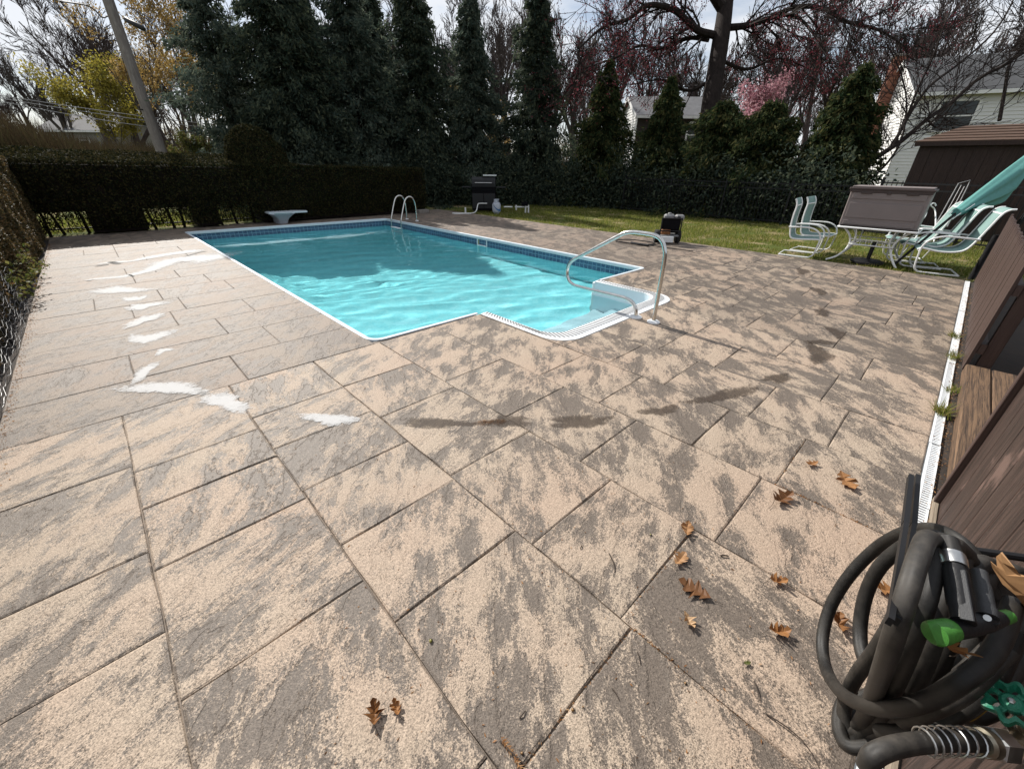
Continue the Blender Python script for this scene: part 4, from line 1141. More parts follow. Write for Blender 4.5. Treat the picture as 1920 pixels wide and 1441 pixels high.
def sling_chair(name, label, recline):
    """cantilever sling chair, facing +Y at the origin, 0.52 wide"""
    t = thing(name, label, 'chair', group=None)
    hw = 0.27
    # side profile (y forward, z up)
    if not recline: back = [(-0.30, 1.02), (-0.275, 0.98), (-0.25, 0.90), (-0.255, 0.75), (-0.25, 0.58), (-0.225, 0.44), (-0.20, 0.36), (-0.14, 0.325), (0.05, 0.33), (0.24, 0.345), (0.30, 0.335)]
    else: back = [(-0.54, 1.02), (-0.48, 1.01), (-0.42, 0.95), (-0.36, 0.76), (-0.30, 0.56), (-0.235, 0.42), (-0.12, 0.365), (0.06, 0.355), (0.22, 0.38), (0.29, 0.385), (0.33, 0.36)]
    sp = spline([(0, y, z) for y, z in back], 4)
    for sx in (-1, 1):
        MB().tube([(sx * hw, p.y, p.z) for p in sp], 0.014, 8).build('side_rail', 'white_paint', t, smooth=True, local=True)
        ya = -0.33 if recline else -0.27; za = 0.575 if recline else 0.53
        arm = [(sx * (hw + .02), ya, za), (sx * (hw + .03), -0.05, za + 0.015), (sx * (hw + .03), 0.12, za + 0.005), (sx * (hw + .03), 0.24, za - 0.06), (sx * (hw + .02), 0.29, za - 0.16), (sx * (hw + .02), 0.29, 0.30), (sx * (hw + .02), 0.27, 0.10), (sx * (hw + .02), 0.22, 0.03), (sx * (hw + .02), 0.12, 0.014), (sx * (hw + .02), -0.30, 0.014)]
        MB().tube(spline(arm, 5), 0.014, 8).build('arm_frame', 'white_paint', t, smooth=True, local=True)
    m = MB(); n = len(sp); vs = []
    for p in sp: vs += [(-hw + .01, p.y, p.z + .004), (hw - .01, p.y, p.z + .004)]
    m.add(vs, [(2 * i, 2 * i + 1, 2 * i + 3, 2 * i + 2) for i in range(n - 1)])
    s_ = m.build('sling', 'sling', t, smooth=True, local=True)
    md = s_.modifiers.new('thickness', 'SOLIDIFY'); md.thickness = 0.006
    for ya_, za_, xa_ in ((-0.30, 0.014, hw + .02), (0.29, 0.335, hw), (back[2][0], back[2][1], hw)):
        MB().tube([(-xa_, ya_, za_), (xa_, ya_, za_)], 0.012, 7).build('cross_bar', 'white_paint', t, smooth=True, local=True)
    return t
c0 = sling_chair('sling_chair', 'upright teal sling chair nearest the deck at the left end of the white table', False)
c0.location = (9.93, 2.06, 0); c0.rotation_euler = (0, 0, PI + 0.10)
dup(c0, (10.62, 2.02, 0), PI - 0.02, label='upright teal sling chair behind the nearest one at the left end of the white table')
r0 = sling_chair('sling_chair', 'front teal sling chair of the row leaning back on the right of the table', True)
r0.location = (10.03, 0.10, 0); r0.rotation_euler = (0, 0, 0.20)
dup(r0, (10.47, 0.34, 0.0), 0.20, label='middle teal sling chair of the row leaning back on the right of the table')
dup(r0, (10.92, 0.58, 0.0), 0.22, label='rear teal sling chair of the row leaning back on the right of the table')

ub = thing('umbrella_base', 'round dark umbrella base with a short post on the grass under the table', 'umbrella base', (10.05, 0.98, 0))
MB().lathe([(0.25, 0.0), (0.25, 0.025), (0.20, 0.05), (0.06, 0.07)], 28, (10.05, 0.98, 0.005)).build('disc', 'black_metal', ub, smooth=True)
MB().lathe([(0.032, 0.06), (0.032, 0.34), (0.026, 0.36)], 12, (10.05, 0.98, 0.005)).build('socket', 'black_metal', ub, smooth=True)
MB().tube([(10.05, 0.98, 0.27), (10.05, 1.05, 0.285)], 0.009, 6).build('clamp_knob', 'black_plastic', ub)

# folded umbrella leaning over the chairs
U0 = Vector((9.97, 0.58, 0.05)); UC = at(1793, 399, 6.75); UD = (at(1935, 290, 7.0) - UC)
tr_ = thing('metal_trellis', 'thin grey metal frame leaning in the dark between the storage box and the umbrella', 'frame', tuple(at(1785, 420, 8.6)))
q_ = [at(1752, 425, 8.6), at(1787, 362, 8.6), at(1797, 344, 8.6), at(1819, 338, 8.6), at(1813, 352, 8.6), at(1776, 425, 8.6)]
MB().tube(q_, 0.009, 6, closed=True).build('rim', 'engine_grey', tr_)
for f_ in (.35, .7): MB().tube([q_[0].lerp(q_[5], f_), q_[2].lerp(q_[4], f_)], 0.006, 5).build('bar', 'engine_grey', tr_)
um = thing('patio_umbrella', 'folded teal patio umbrella leaning over the stacked chairs on a black pole', 'umbrella', tuple(U0))
MB().tube([U0, U0.lerp(UC, 0.5), UC + UD * 0.02], 0.021, 10).build('pole', 'black_metal', um, smooth=True)
ax = UD.normalized(); sd = ax.cross(Vector((0, 0, 1))).normalized(); upv = sd.cross(ax).normalized()
LU = UD.length * 1.12; m = MB(); vs = []; fs = []; nr, nf = 30, 36
Z_ = Vector((0, 0, 1)); lat = ax.cross(Z_).normalized()
for i in range(nr + 1):
    u = i / nr
    drop = float(np.interp(u, [0, .04, .25, .47, .66, .72, .80, .92, 1.0], [.05, .08, .23, .42, .56, .50, .26, .22, .10]))
    hh, ww = drop / 2 + .03, (0.055 + 0.17 * drop) * (1 if u < .97 else .5)
    c_ = UC + ax * (u * LU) - Z_ * (drop / 2 - .03)
    for k in range(nf):
        a = 2 * PI * k / nf
        fold = 1 + 0.17 * math.cos(7 * a + 1.1 * math.sin(4 * u)) + 0.05 * math.sin(3 * a + 6 * u)
        vs.append(c_ + lat * (math.cos(a) * ww * fold) + Z_ * (math.sin(a) * hh * (1 + 0.05 * math.cos(7 * a))))
for i in range(nr):
    for k in range(nf): fs.append((i * nf + k, i * nf + (k + 1) % nf, (i + 1) * nf + (k + 1) % nf, (i + 1) * nf + k))
fs.append(tuple(range(nf))[::-1]); fs.append(tuple(nr * nf + k for k in range(nf)))
m.add(vs, fs); m.build('canopy', 'canopy_teal', um, smooth=True)
for k, (o_, z_) in enumerate(((.05, .0), (-.05, .02), (.02, -.05))):
    MB().tube([UC - ax * .10 + lat * o_ + Z_ * z_, UC + ax * .3 + lat * o_ * 1.6 + Z_ * z_], 0.008, 6).build('rib', 'white_paint', um)

# spare white frame with curled ends behind the table, and black folded chairs by the fence end
fr_ = thing('folded_frame', 'small white curled metal frame leaning behind the right end of the storage box', 'frame', (11.0, 0.35, 0))
A = [at(1738, 402, 7.9), at(1748, 384, 7.9), at(1757, 381, 7.9)]
MB().tube(spline([(11.2, 0.62, 0.02), (11.15, 0.52, 0.4), tuple(at(1722, 418, 7.95)), tuple(at(1733, 408, 7.95)), tuple(at(1737, 398, 7.95)), tuple(at(1733, 393, 7.95))], 6), 0.012, 7).build('tube', 'white_paint', fr_, smooth=True)
MB().tube(spline([tuple(at(1734, 391, 7.95)), tuple(at(1746, 383, 7.95)), tuple(at(1752, 381, 7.95)), tuple(at(1755, 386, 7.95))], 6), 0.013, 7).build('tube', 'white_paint', fr_, smooth=True)
MB().tube(spline([tuple(at(1743, 376, 7.95)), tuple(at(1746, 386, 7.95)), tuple(at(1754, 399, 7.95)), (11.3, 0.25, 0.3), (11.3, 0.3, 0.02)], 6), 0.011, 7).build('tube', 'white_paint', fr_, smooth=True)
def folded_chair(x, y, label):
    t = thing('folding_chair', label, 'chair', (x, y, 0), group='black folded chairs stored behind the fence end')
    for dx in (0.0, 0.42):
        MB().tube(spline([(x + dx, y, 0.02), (x + dx, y - 0.03, 0.5), (x + dx, y - 0.10, 1.12)], 5), 0.013, 7).build('side_tube', 'black_metal', t, smooth=True)
        MB().tube(spline([(x + dx, y + 0.07, 0.02), (x + dx, y - 0.02, 0.7)], 4), 0.011, 7).build('side_tube', 'black_metal', t, smooth=True)
    MB().box((x + .21, y - 0.085, 0.97), (0.40, 0.012, 0.26)).build('back_panel', 'black_plastic', t)
    for z in (0.30, 0.62): MB().tube([(x, y - .03, z), (x + .42, y - .03, z)], 0.009, 6).build('cross_tube', 'engine_grey', t, smooth=True)
    return t
folded_chair(9.86, -0.52, 'black folded chair standing nearest the far end of the brown fence')
folded_chair(9.9, -0.68, 'second black folded chair leaning behind the first at the fence end')
# black ribbed drain hose standing against the fence end
rb = thing('ribbed_hose', 'black ribbed drainpipe standing at the end of the brown fence', 'pipe', (9.72, -0.40, 0))
m = MB(); pts = []; rs = []
for k in range(80): pts.append((9.72 + 0.04 * k / 80, -0.40 - 0.02 * k / 80, 0.0 + k * 0.0085)); rs.append(0.045 if k % 2 else 0.034)
m.tube(pts, rs, 12); m.build('ribbed_tube', 'black_plastic', rb)

# ------------------------------------------------------------------ hose on its hanger, nozzle, tap
hang = thing('hose_hanger', 'black flat-bar hose hanger jutting from the near fence with an upturned lip', 'hose hanger', (0.75, -0.43, 1.08))
b0, b1, b2 = at(1707, 893, 0.80), at(1697, 982, 0.70), at(1668, 1165, 0.52)
c0_, c1_, c2_ = at(1720, 893, 0.82), at(1712, 985, 0.715), at(1681, 1165, 0.53)
MB().bar(b0, b1, 0.0075, 0.012).bar(b1, b2, 0.0065, 0.012).build('front_bar', 'black_metal', hang)
MB().bar(c0_, c1_, 0.0075, 0.012).bar(c1_, c2_, 0.0065, 0.012).build('back_bar', 'black_metal', hang)
MB().tube([at(1716, 1015, 0.69), at(1760, 1022, 0.76), (1.05, -0.43, 0.98)], 0.007, 8).build('arm', 'black_metal', hang)
MB().box((1.05, -0.428, 0.95), (0.10, 0.008, 0.22), bevel=0.003).build('wall_plate', 'black_metal', hang)

hose = thing('garden_hose', 'coiled black rubber garden hose hanging on the near fence', 'hose', (0.62, -0.16, 0.95))
HR = 0.0135
def strand(pts, mat='hose_rubber', r=HR, name='coil', seg=14, n=8):
    MB().tube(spline([tuple(at(*p)) for p in pts], n), r, seg).build(name, mat, hose, smooth=True)
# wide loose loop
strand([(1860, 1120, 0.68), (1822, 1040, 0.70), (1780, 1003, 0.74), (1738, 991, 0.80), (1690, 1000, 0.86), (1640, 1030, 0.92), (1590, 1082, 0.96), (1556, 1140, 0.98), (1542, 1200, 0.96), (1550, 1256, 0.90), (1580, 1300, 0.80), (1630, 1324, 0.70), (1690, 1326, 0.63), (1750, 1308, 0.59), (1805, 1274, 0.56), (1850, 1237, 0.56), (1880, 1190, 0.58), (1900, 1130, 0.62)], r=0.0125)
# second loop
strand([(1775, 1010, 0.74), (1735, 1005, 0.76), (1690, 1027, 0.80), (1650, 1062, 0.83), (1625, 1110, 0.85), (1613, 1170, 0.85), (1617, 1225, 0.82), (1640, 1262, 0.78), (1676, 1280, 0.74), (1730, 1275, 0.70), (1790, 1240, 0.66)], r=0.0125)
# hanging run, strands side by side
strand([(1765, 1030, 0.62), (1740, 1008, 0.60), (1722, 1045, 0.565), (1700, 1115, 0.54), (1676, 1190, 0.55), (1652, 1262, 0.62), (1628, 1326, 0.74), (1604, 1366, 0.84), (1590, 1350, 0.90), (1600, 1316, 0.92), (1640, 1296, 0.9)], 'hose_grey', 0.0125)
strand([(1790, 1030, 0.64), (1764, 1014, 0.62), (1752, 1060, 0.59), (1734, 1130, 0.57), (1708, 1206, 0.58), (1680, 1276, 0.64), (1652, 1334, 0.74), (1622, 1376, 0.80), (1600, 1392, 0.82), (1588, 1372, 0.86), (1604, 1336, 0.88)], 'hose_rubber', 0.0125)
strand([(1812, 1040, 0.66), (1786, 1022, 0.64), (1778, 1080, 0.615), (1762, 1150, 0.60), (1738, 1230, 0.61), (1708, 1296, 0.66), (1676, 1346, 0.74), (1640, 1378, 0.78), (1612, 1372, 0.82)], 'hose_grey', 0.0125)
strand([(1826, 1062, 0.68), (1806, 1044, 0.66), (1800, 1100, 0.64), (1786, 1170, 0.63), (1762, 1246, 0.64), (1730, 1310, 0.68), (1694, 1352, 0.74), (1650, 1386, 0.77)], 'hose_rubber', 0.0125)
strand([(1840, 1150, 0.66), (1822, 1200, 0.655), (1790, 1270, 0.66), (1756, 1322, 0.69), (1716, 1356, 0.73), (1664, 1392, 0.76), (1626, 1400, 0.78), (1590, 1398, 0.80), (1574, 1370, 0.83), (1576, 1330, 0.86), (1596, 1290, 0.88)], 'hose_rubber', 0.0125)
strand([(1700, 1110, 0.68), (1672, 1170, 0.70), (1640, 1222, 0.74), (1606, 1266, 0.80), (1586, 1310, 0.84), (1584, 1352, 0.84), (1606, 1374, 0.82), (1660, 1360, 0.76), (1730, 1320, 0.69), (1800, 1270, 0.64), (1860, 1215, 0.63)], 'hose_grey', 0.0125)
strand([(1905, 1180, 0.60), (1872, 1262, 0.60), (1826, 1316, 0.61), (1764, 1352, 0.63), (1700, 1372, 0.66), (1650, 1372, 0.70)], r=0.0125)
strand([(1893, 1215, 0.57), (1850, 1262, 0.575), (1800, 1306, 0.59), (1740, 1336, 0.62), (1690, 1352, 0.66)], 'hose_grey', r=0.011)
# humps of the coil at the far side
for k, (dx, dd) in enumerate(((0, 0.0), (28, 0.015), (54, 0.03), (84, 0.045))):
    strand([(1808 + dx, 1150 + 14 * k, 0.66 + dd), (1814 + dx, 1085 + 10 * k, 0.665 + dd), (1838 + dx, 1056 + 8 * k, 0.675 + dd), (1864 + dx, 1072 + 8 * k, 0.685 + dd), (1878 + dx, 1130 + 8 * k, 0.68 + dd), (1868 + dx, 1200 + 6 * k, 0.66 + dd), (1830 + dx, 1280, 0.64 + dd)], 'hose_grey', 0.0145)
strand([(1890, 1130, 0.63), (1905, 1190, 0.62), (1892, 1250, 0.615), (1860, 1310, 0.615), (1820, 1345, 0.62), (1800, 1340, 0.63)], 'hose_yellow', 0.004, 'yellow_stripe', 8)
strand([(1868, 1262, 0.62), (1840, 1290, 0.63), (1812, 1316, 0.64), (1806, 1338, 0.65), (1826, 1346, 0.66), (1866, 1330, 0.66), (1905, 1300, 0.66)], r=0.012)
# lead to the tap with its wire spring guard
lead = [tuple(at(*p)) for p in ((1626, 1440, 0.55), (1636, 1418, 0.545), (1668, 1402, 0.545), (1720, 1392, 0.55), (1790, 1388, 0.56), (1845, 1390, 0.57))]
MB().tube(spline(lead, 8), 0.0125, 14).build('lead', 'hose_grey', hose, smooth=True)
ls = spline([tuple(at(*p)) for p in ((1728, 1391, 0.551), (1780, 1388, 0.558), (1842, 1390, 0.57))], 60)
A_ = []
for i, p in enumerate(ls):
    d = (ls[min(i + 1, len(ls) - 1)] - ls[max(0, i - 1)]).normalized(); e1 = d.cross(Vector((0, 0, 1))).normalized(); e2 = e1.cross(d)
    a = i / len(ls) * 2 * PI * 7.3; A_.append(p + (e1 * math.cos(a) + e2 * math.sin(a)) * 0.0165)
MB().tube(A_, 0.0014, 6).build('spring_guard', 'zinc', hose, smooth=True)
fa, fb = at(1836, 1390, 0.568), at(1905, 1398, 0.585)
dirf = (fb - fa).normalized()
def along_m(p, d):
    q = d.to_track_quat('Z', 'Y').to_matrix().to_4x4(); q.translation = p; return q
MB().lathe([(0.0150, 0.0), (0.0185, 0.004), (0.0185, 0.018), (0.0165, 0.022)], 18, M4=along_m(fa, dirf)).build('ferrule', 'brass', hose, smooth=True)
MB().lathe([(0.0165, 0.018), (0.0215, 0.022), (0.0215, 0.052), (0.0180, 0.058)], 6, M4=along_m(fa, dirf)).build('coupling_nut', 'zinc', hose)

tap = thing('garden_tap', 'brass garden tap with a green scalloped wheel handle on the near fence', 'tap', (0.62, -0.30, 0.95))
wc = at(1897, 1318, 0.56)
wd = Vector((-0.30, 0.42, 0.86)).normalized()
W4_ = along_m(wc, wd)
m = MB(); vs = []; fs = []; N = 56; ro = [0.0265 + 0.0045 * math.cos(8 * 2 * PI * k / N) for k in range(N)]
prof = [(-0.010, -0.004), (-0.004, 0.006), (0.002, 0.004), (0.002, -0.005), (-0.006, -0.009)]
for k in range(N):
    a = 2 * PI * k / N
    for dr, z in prof: r_ = ro[k] + dr; vs.append(W4_ @ Vector((r_ * math.cos(a), r_ * math.sin(a), z)))
for k in range(N):
    for j in range(5): fs.append((k * 5 + j, k * 5 + (j + 1) % 5, ((k + 1) % N) * 5 + (j + 1) % 5, ((k + 1) % N) * 5 + j))
m.add(vs, fs)
for k in range(4):
    a = k * PI / 2 + 0.4; m.bar(W4_ @ Vector((0.006 * math.cos(a), 0.006 * math.sin(a), 0)), W4_ @ Vector((0.021 * math.cos(a), 0.021 * math.sin(a), -0.001)), 0.007, 0.005, up=wd)
m.lathe([(0.012, -0.006), (0.012, 0.003), (0.009, 0.006)], 16, M4=W4_)
m.build('wheel_handle', 'green_enamel', tap, smooth=True)
MB().lathe([(0.0042, 0.004), (0.0042, 0.0085), (0.0025, 0.010)], 6, M4=W4_).build('handle_screw', 'zinc', tap)
tb = at(1925, 1378, 0.60)
MB().tube([wc - wd * 0.005, tb], 0.007, 12).build('stem', 'brass', tap, smooth=True)
MB().lathe([(0.013, -0.02), (0.019, -0.012), (0.019, 0.014), (0.012, 0.022)], 18, M4=along_m(tb, wd)).build('body', 'brass', tap, smooth=True)
MB().tube([fb - dirf * 0.004, tb], 0.012, 14).build('spout', 'brass', tap, smooth=True)
MB().tube(spline([tb, tb + Vector((0.02, -0.05, 0)), (tb.x + 0.02, -0.432, tb.z)], 5), 0.011, 12).build('inlet', 'brass', tap, smooth=True)

nz = thing('spray_nozzle', 'black hose spray nozzle with lime green tip lying on the hose coil', 'nozzle', tuple(at(1800, 1120, 0.56)))
n0, n1, n2 = at(1779, 1020, 0.60), at(1789, 1062, 0.575), at(1806, 1165, 0.53)
MB().tube([n0.lerp(n1, -0.2), n0.lerp(n1, 0.55)], 0.0125, 14).build('hose_tail', 'hose_rubber', nz, smooth=True)
MB().tube([n0.lerp(n1, 0.5), n0.lerp(n1, 0.62), n0.lerp(n1, 0.66), n0.lerp(n1, 1.02)], [0.0148, 0.0148, 0.0155, 0.0145], 20).build('metal_collar', 'zinc', nz, smooth=True)
MB().tube(spline([n1, n1.lerp(n2, 0.2), n1.lerp(n2, 0.5), n1.lerp(n2, 0.8), n2], 4), [0.0125] * 2 + [0.0138] * 10 + [0.0125] * 5, 16).build('handle', 'black_plastic', nz, smooth=True)
d_ = (n2 - n1).normalized(); vw = (Vector((0, 0, CAM_H)) - n1).normalized(); sdv = d_.cross(vw).normalized()
for k in range(4):
    p = n1.lerp(n2, 0.16 + 0.22 * k) + vw * 0.0122 - sdv * 0.004
    MB().box(None, (0.013, 0.020, 0.005), M4=(Matrix.Translation(p) @ Matrix((sdv, d_, vw)).transposed().to_4x4()), bevel=0.002).build('finger_pad', 'grip_rubber', nz)
bA, bB = at(1748, 1188, 0.525), at(1876, 1158, 0.555)
MB().tube([bA.lerp(bB, 0.22), bA.lerp(bB, 0.5), bA.lerp(bB, 0.8), bB], [0.0125, 0.0135, 0.0125, 0.0095], 18).build('barrel', 'black_plastic', nz, smooth=True)
MB().tube([bA.lerp(bB, 0.03), bA, bA.lerp(bB, 0.03), bA.lerp(bB, 0.12), bA.lerp(bB, 0.13), bA.lerp(bB, 0.15), bA.lerp(bB, 0.26)], [0.0085, 0.0135, 0.0150, 0.0150, 0.0138, 0.0145, 0.0135], 20).build('tip', 'lime_plastic', nz, smooth=True)
MB().tube([bA.lerp(bB, 0.035), bA.lerp(bB, 0.06)], 0.0086, 14).build('outlet', 'black_plastic', nz)
MB().tube([bB.lerp(bA, 0.06), bB, bB + (bB - bA) * 0.13], [0.007, 0.0095, 0.0085], 12).build('flow_knob', 'lime_plastic', nz, smooth=True)
l0, l1, l2 = at(1836, 1072, 0.585), at(1844, 1120, 0.56), at(1850, 1156, 0.545)
MB().tube(spline([l0, l1, l2], 5), [0.009] * 3 + [0.0105] * 5 + [0.012] * 3, 12).build('trigger', 'grip_rubber', nz, smooth=True)
MB().tube([l2 + vw * 0.010, l2 + vw * 0.016], 0.004, 10).build('pivot_pin', 'zinc', nz, smooth=True)
MB().tube([l2, bB.lerp(bA, 0.25)], [0.012, 0.013], 12).build('trigger_root', 'black_plastic', nz, smooth=True)

# ------------------------------------------------------------------ fallen leaves, twigs, acorns
def oak_leaf_mesh(seed, curl, L=0.10, fold=0.3):
    r = random.Random(seed); half = []
    prof = [(0.0, 0.02), (0.10, 0.10), (0.20, 0.26), (0.27, 0.10), (0.38, 0.34), (0.46, 0.42), (0.52, 0.16), (0.64, 0.34), (0.72, 0.30), (0.77, 0.13), (0.88, 0.16), (1.0, 0.0)]
    vs, fs = [], []
    n = len(prof)
    for s_ in (-1, 0, 1):
        for u, w_ in prof:
            ww = w_ * L * r.uniform(0.8, 1.2) * 0.9
            x = s_ * ww; y = (u - 0.5) * L + (abs(s_) * 0.06 * L * r.uniform(0.5, 1.2) if w_ > 0.2 else 0)
            z = 0.004 + abs(s_) * ww * fold * r.uniform(0.2, 1.6) + curl * L * (u - 0.5) ** 2 * 2.2 + r.uniform(0, 0.003)
            vs.append((x, y, z))
    for i in range(n - 1):
        fs += [(i, i + 1, n + i + 1, n + i), (n + i, n + i + 1, 2 * n + i + 1, 2 * n + i)]
    return vs, fs, (0, -0.5 * L, 0.006 + curl * L * .55)
def leaf(px, py, L, ang, seed, label, curl=0.5, fold=0.5, stem=True, mat='dead_leaf'):
    curl *= .45; fold *= .5; L *= 1.5
    p = on_z(px, py, 0.0); t = thing('fallen_leaf', label, 'leaf', (p.x, p.y, 0.001)); t.rotation_euler = (0, 0, ang)
    vs, fs, s0 = oak_leaf_mesh(seed, curl, L, fold)
    b = MB().add(vs, fs).build('blade', mat, t, local=True); md = b.modifiers.new('thickness', 'SOLIDIFY'); md.thickness = 0.0006
    if stem: MB().tube([s0, (0.004, -0.62 * L, 0.006), (0.012, -0.86 * L, 0.004)], 0.0009, 5).build('stalk', 'twig', t, local=True)
    return t
leaf(1300, 1106, 0.088, 0.10, 1, 'open orange oak leaf with pointed lobes and a long stalk in mid right foreground', 0.25, 0.35)
leaf(1586, 905, 0.10, 2.2, 2, 'large brown oak leaf lying nearest the drain on the dark grey slab', 0.5, 0.6)
leaf(1520, 872, 0.055, 1.0, 3, 'small curled leaf left of the large brown leaf near the drain', 1.0, 1.0)
leaf(1466, 938, 0.095, -1.9, 4, 'curled tan oak leaf beside the debris-filled joint', 0.8, 0.9)
leaf(1288, 995, 0.065, -1.2, 5, 'orange leaf caught where two joints meet above the cream leaf', 0.7, 0.8)
leaf(1275, 1050, 0.062, -1.6, 6, 'pale cream crinkled leaf lying across a joint above the open oak leaf', 0.5, 0.8)
leaf(1291, 1166, 0.045, 2.6, 7, 'narrow folded brown leaf just below the open oak leaf', 0.8, 1.6)
leaf(1457, 1092, 0.05, -2.4, 8, 'dark crumpled leaf on a joint left of the hose loop', 1.2, 1.6, mat='dead_leaf')
leaf(1459, 1186, 0.055, -2.4, 9, 'pale twisted leaf with a ragged tip left of the hose loop', 1.0, 1.4)
leaf(1572, 1172, 0.06, -1.3, 10, 'reddish thin leaf seen through the loops of the hose', 1.0, 1.8)
leaf(1660, 1108, 0.07, 0.6, 11, 'orange leaf behind the hose hanger bars', 0.8, 0.8)
leaf(703, 1340, 0.052, -0.4, 12, 'rolled brown leaf in the near foreground, left one of a pair', 1.2, 1.7)
leaf(744, 1329, 0.036, -0.2, 13, 'small rolled brown leaf in the near foreground, right one of a pair', 1.2, 1.7)
leaf(1400, 1244, 0.018, -2.2, 14, 'tiny green leaf scrap between the pale twisted leaf and the bottom edge', 0.3, 0.5, False, 'broad_leaf')
lf = leaf(1895, 1105, 0.075, 0.7, 15, 'orange leaf lodged on top of the hose coil beside the nozzle trigger', 0.6, 0.6)
lf.location = at(1893, 1112, 0.60); lf.rotation_euler = (0.9, 0.5, 0.5)
lf = leaf(1783, 1222, 0.04, 0.7, 16, 'small orange leaf wedged in the hose coil under the lime green tip', 0.6, 0.9)
lf.location = at(1780, 1225, 0.545); lf.rotation_euler = (0.8, 0.3, 1.2)
fx = on_z(959, 1412, 0)
frond = thing('fallen_frond', 'brown scaly evergreen sprig lying at the bottom edge of the picture', 'sprig', (fx.x, fx.y, 0))
m = MB(); m.tube([(fx.x - .005, fx.y + .045, .004), (fx.x, fx.y, .008), (fx.x + .012, fx.y - .05, .004)], 0.0022, 5)
m.build('stalk', 'twig', frond)
r = np.random.default_rng(3); ns = 60
tt = r.uniform(-1, 1, ns); bb = np.c_[fx.x + 0.004 * tt * -1, fx.y - 0.048 * tt, np.full(ns, .006)]
sd_ = np.where(r.random(ns) < .5, -1, 1); tp = bb + np.c_[sd_ * r.uniform(.006, .014, ns), -r.uniform(.0, .014, ns), r.uniform(0, .008, ns)]
quads('scale_leaf', np.stack([bb + [0, .002, 0], bb - [0, .002, 0], tp], 1), 'dead_leaf', frond, kind='stuff')
def twig(px0, py0, px1, py1, r_, label, bend=0.0):
    a, b = on_z(px0, py0, 0.003), on_z(px1, py1, 0.003); d = b - a; nrm = Vector((-d.y, d.x, 0)) * bend
    pts = spline([a, a.lerp(b, .35) + nrm * .8 + Vector((0, 0, .004)), a.lerp(b, .7) + nrm + Vector((0, 0, .003)), b], 4)
    o = MB().tube(pts, [1.35 * r_ * (1 - 0.5 * i / len(pts)) for i in range(len(pts))], 6).build('twig', 'twig'); tag(o, label, 'twig')
twig(1142, 1037, 1153, 1071, 0.0022, 'short dark twig above the long joint in the centre right', 0.05)
twig(1414, 1276, 1424, 1313, 0.0016, 'short pale straight twig below the pale twisted leaf', 0.02)
twig(1436, 1337, 1536, 1438, 0.0018, 'long thin curved twig running off the bottom edge', 0.14)
twig(1091, 1022, 1088, 1029, 0.0022, 'tiny dark twig crumb left of the short dark twig', 0.0)
twig(1148, 1290, 1161, 1312, 0.0016, 'thin twig across the grey slab at lower centre', 0.03)
twig(974, 1346, 986, 1331, 0.0018, 'small dark twig bit above the brown evergreen sprig', 0.0)
twig(1351, 1041, 1366, 1042, 0.003, 'stubby twig piece beside the joint right of the cream leaf', 0.0)
twig(1195, 1222, 1201, 1245, 0.0016, 'thin needle-like twig over the joint left of the folded leaf', 0.0)
def acorn(px, py, r_, mat, label):
    p = on_z(px, py, 0); t = thing('acorn', label, 'acorn', (p.x, p.y, 0))
    q = Matrix.Translation((p.x, p.y, r_ * 0.95)) @ Matrix.Rotation(1.4, 4, 'X') @ Matrix.Rotation(random.uniform(0, 6), 4, 'Y')
    MB().lathe([(0.001, -r_ * 1.3), (r_ * .7, -r_ * .9), (r_, 0), (r_ * .9, r_ * .5)], 12, M4=q).build('nut', mat, t, smooth=True)
    MB().lathe([(r_ * 1.02, r_ * .35), (r_ * 1.05, r_ * .7), (r_ * .6, r_ * 1.1), (r_ * .1, r_ * 1.25)], 12, M4=q).build('cap', 'twig', t, smooth=True)
acorn(808, 1202, 0.006, 'acorn_green', 'greenish acorn on the pale slab in the lower centre')
acorn(1074, 1331, 0.005, 'acorn', 'brown acorn beside the joint near the bottom edge')
acorn(1285, 1281, 0.004, 'acorn', 'small tan acorn below the narrow folded leaf')
acorn(1220, 1003, 0.004, 'acorn_green', 'small yellowish acorn left of the orange leaf on the joint')
acorn(979, 1412, 0.004, 'acorn', 'small acorn right of the evergreen sprig')
# crumbs of bark and needles in the joints
r = np.random.default_rng(9); pts = []
for (a, b, n) in (((1172, 1160), (1290, 1005), 70), ((1453, 906), (1512, 823), 50), ((1453, 906), (1653, 1000), 140), ((1166, 1158), (1443, 1400), 110), ((984, 1437), (1184, 1180), 80)):
    A, B = on_z(*a), on_z(*b)
    for k in range(n): p = A.lerp(B, r.random()); pts.append((p.x + r.normal(0, .006), p.y + r.normal(0, .006), -0.003))
for k in range(500):
    p = on_z(r.uniform(500, 1700), r.uniform(650, 1440)); pts.append((p.x, p.y, 0.001))
for k in range(1400): pts.append((r.uniform(2, 9), -0.41 + r.normal(0, .02), 0.0))
for k in range(2200): pts.append((-0.905 + abs(r.normal(0, .03)), r.uniform(2.5, 13), 0.002))
P = np.array(pts); n = len(P); u = r.normal(0, 1, (n, 3)); u[:, 2] *= .3; u /= np.linalg.norm(u, axis=1)[:, None]; v = np.cross(u, r.normal(0, 1, (n, 3))); v /= np.linalg.norm(v, axis=1)[:, None]
sz = r.uniform(.002, .009, n)[:, None]
crumbs = quads('leaf_crumbs', np.stack([P - u * sz + [0, 0, .001], P + v * sz * .3 + [0, 0, .003], P + u * sz + [0, 0, .001], P - v * sz * .3 + [0, 0, .002]], 1), 'dead_leaf', kind='stuff')
crumbs['label'] = 'tiny brown leaf crumbs scattered in the joints of the deck'

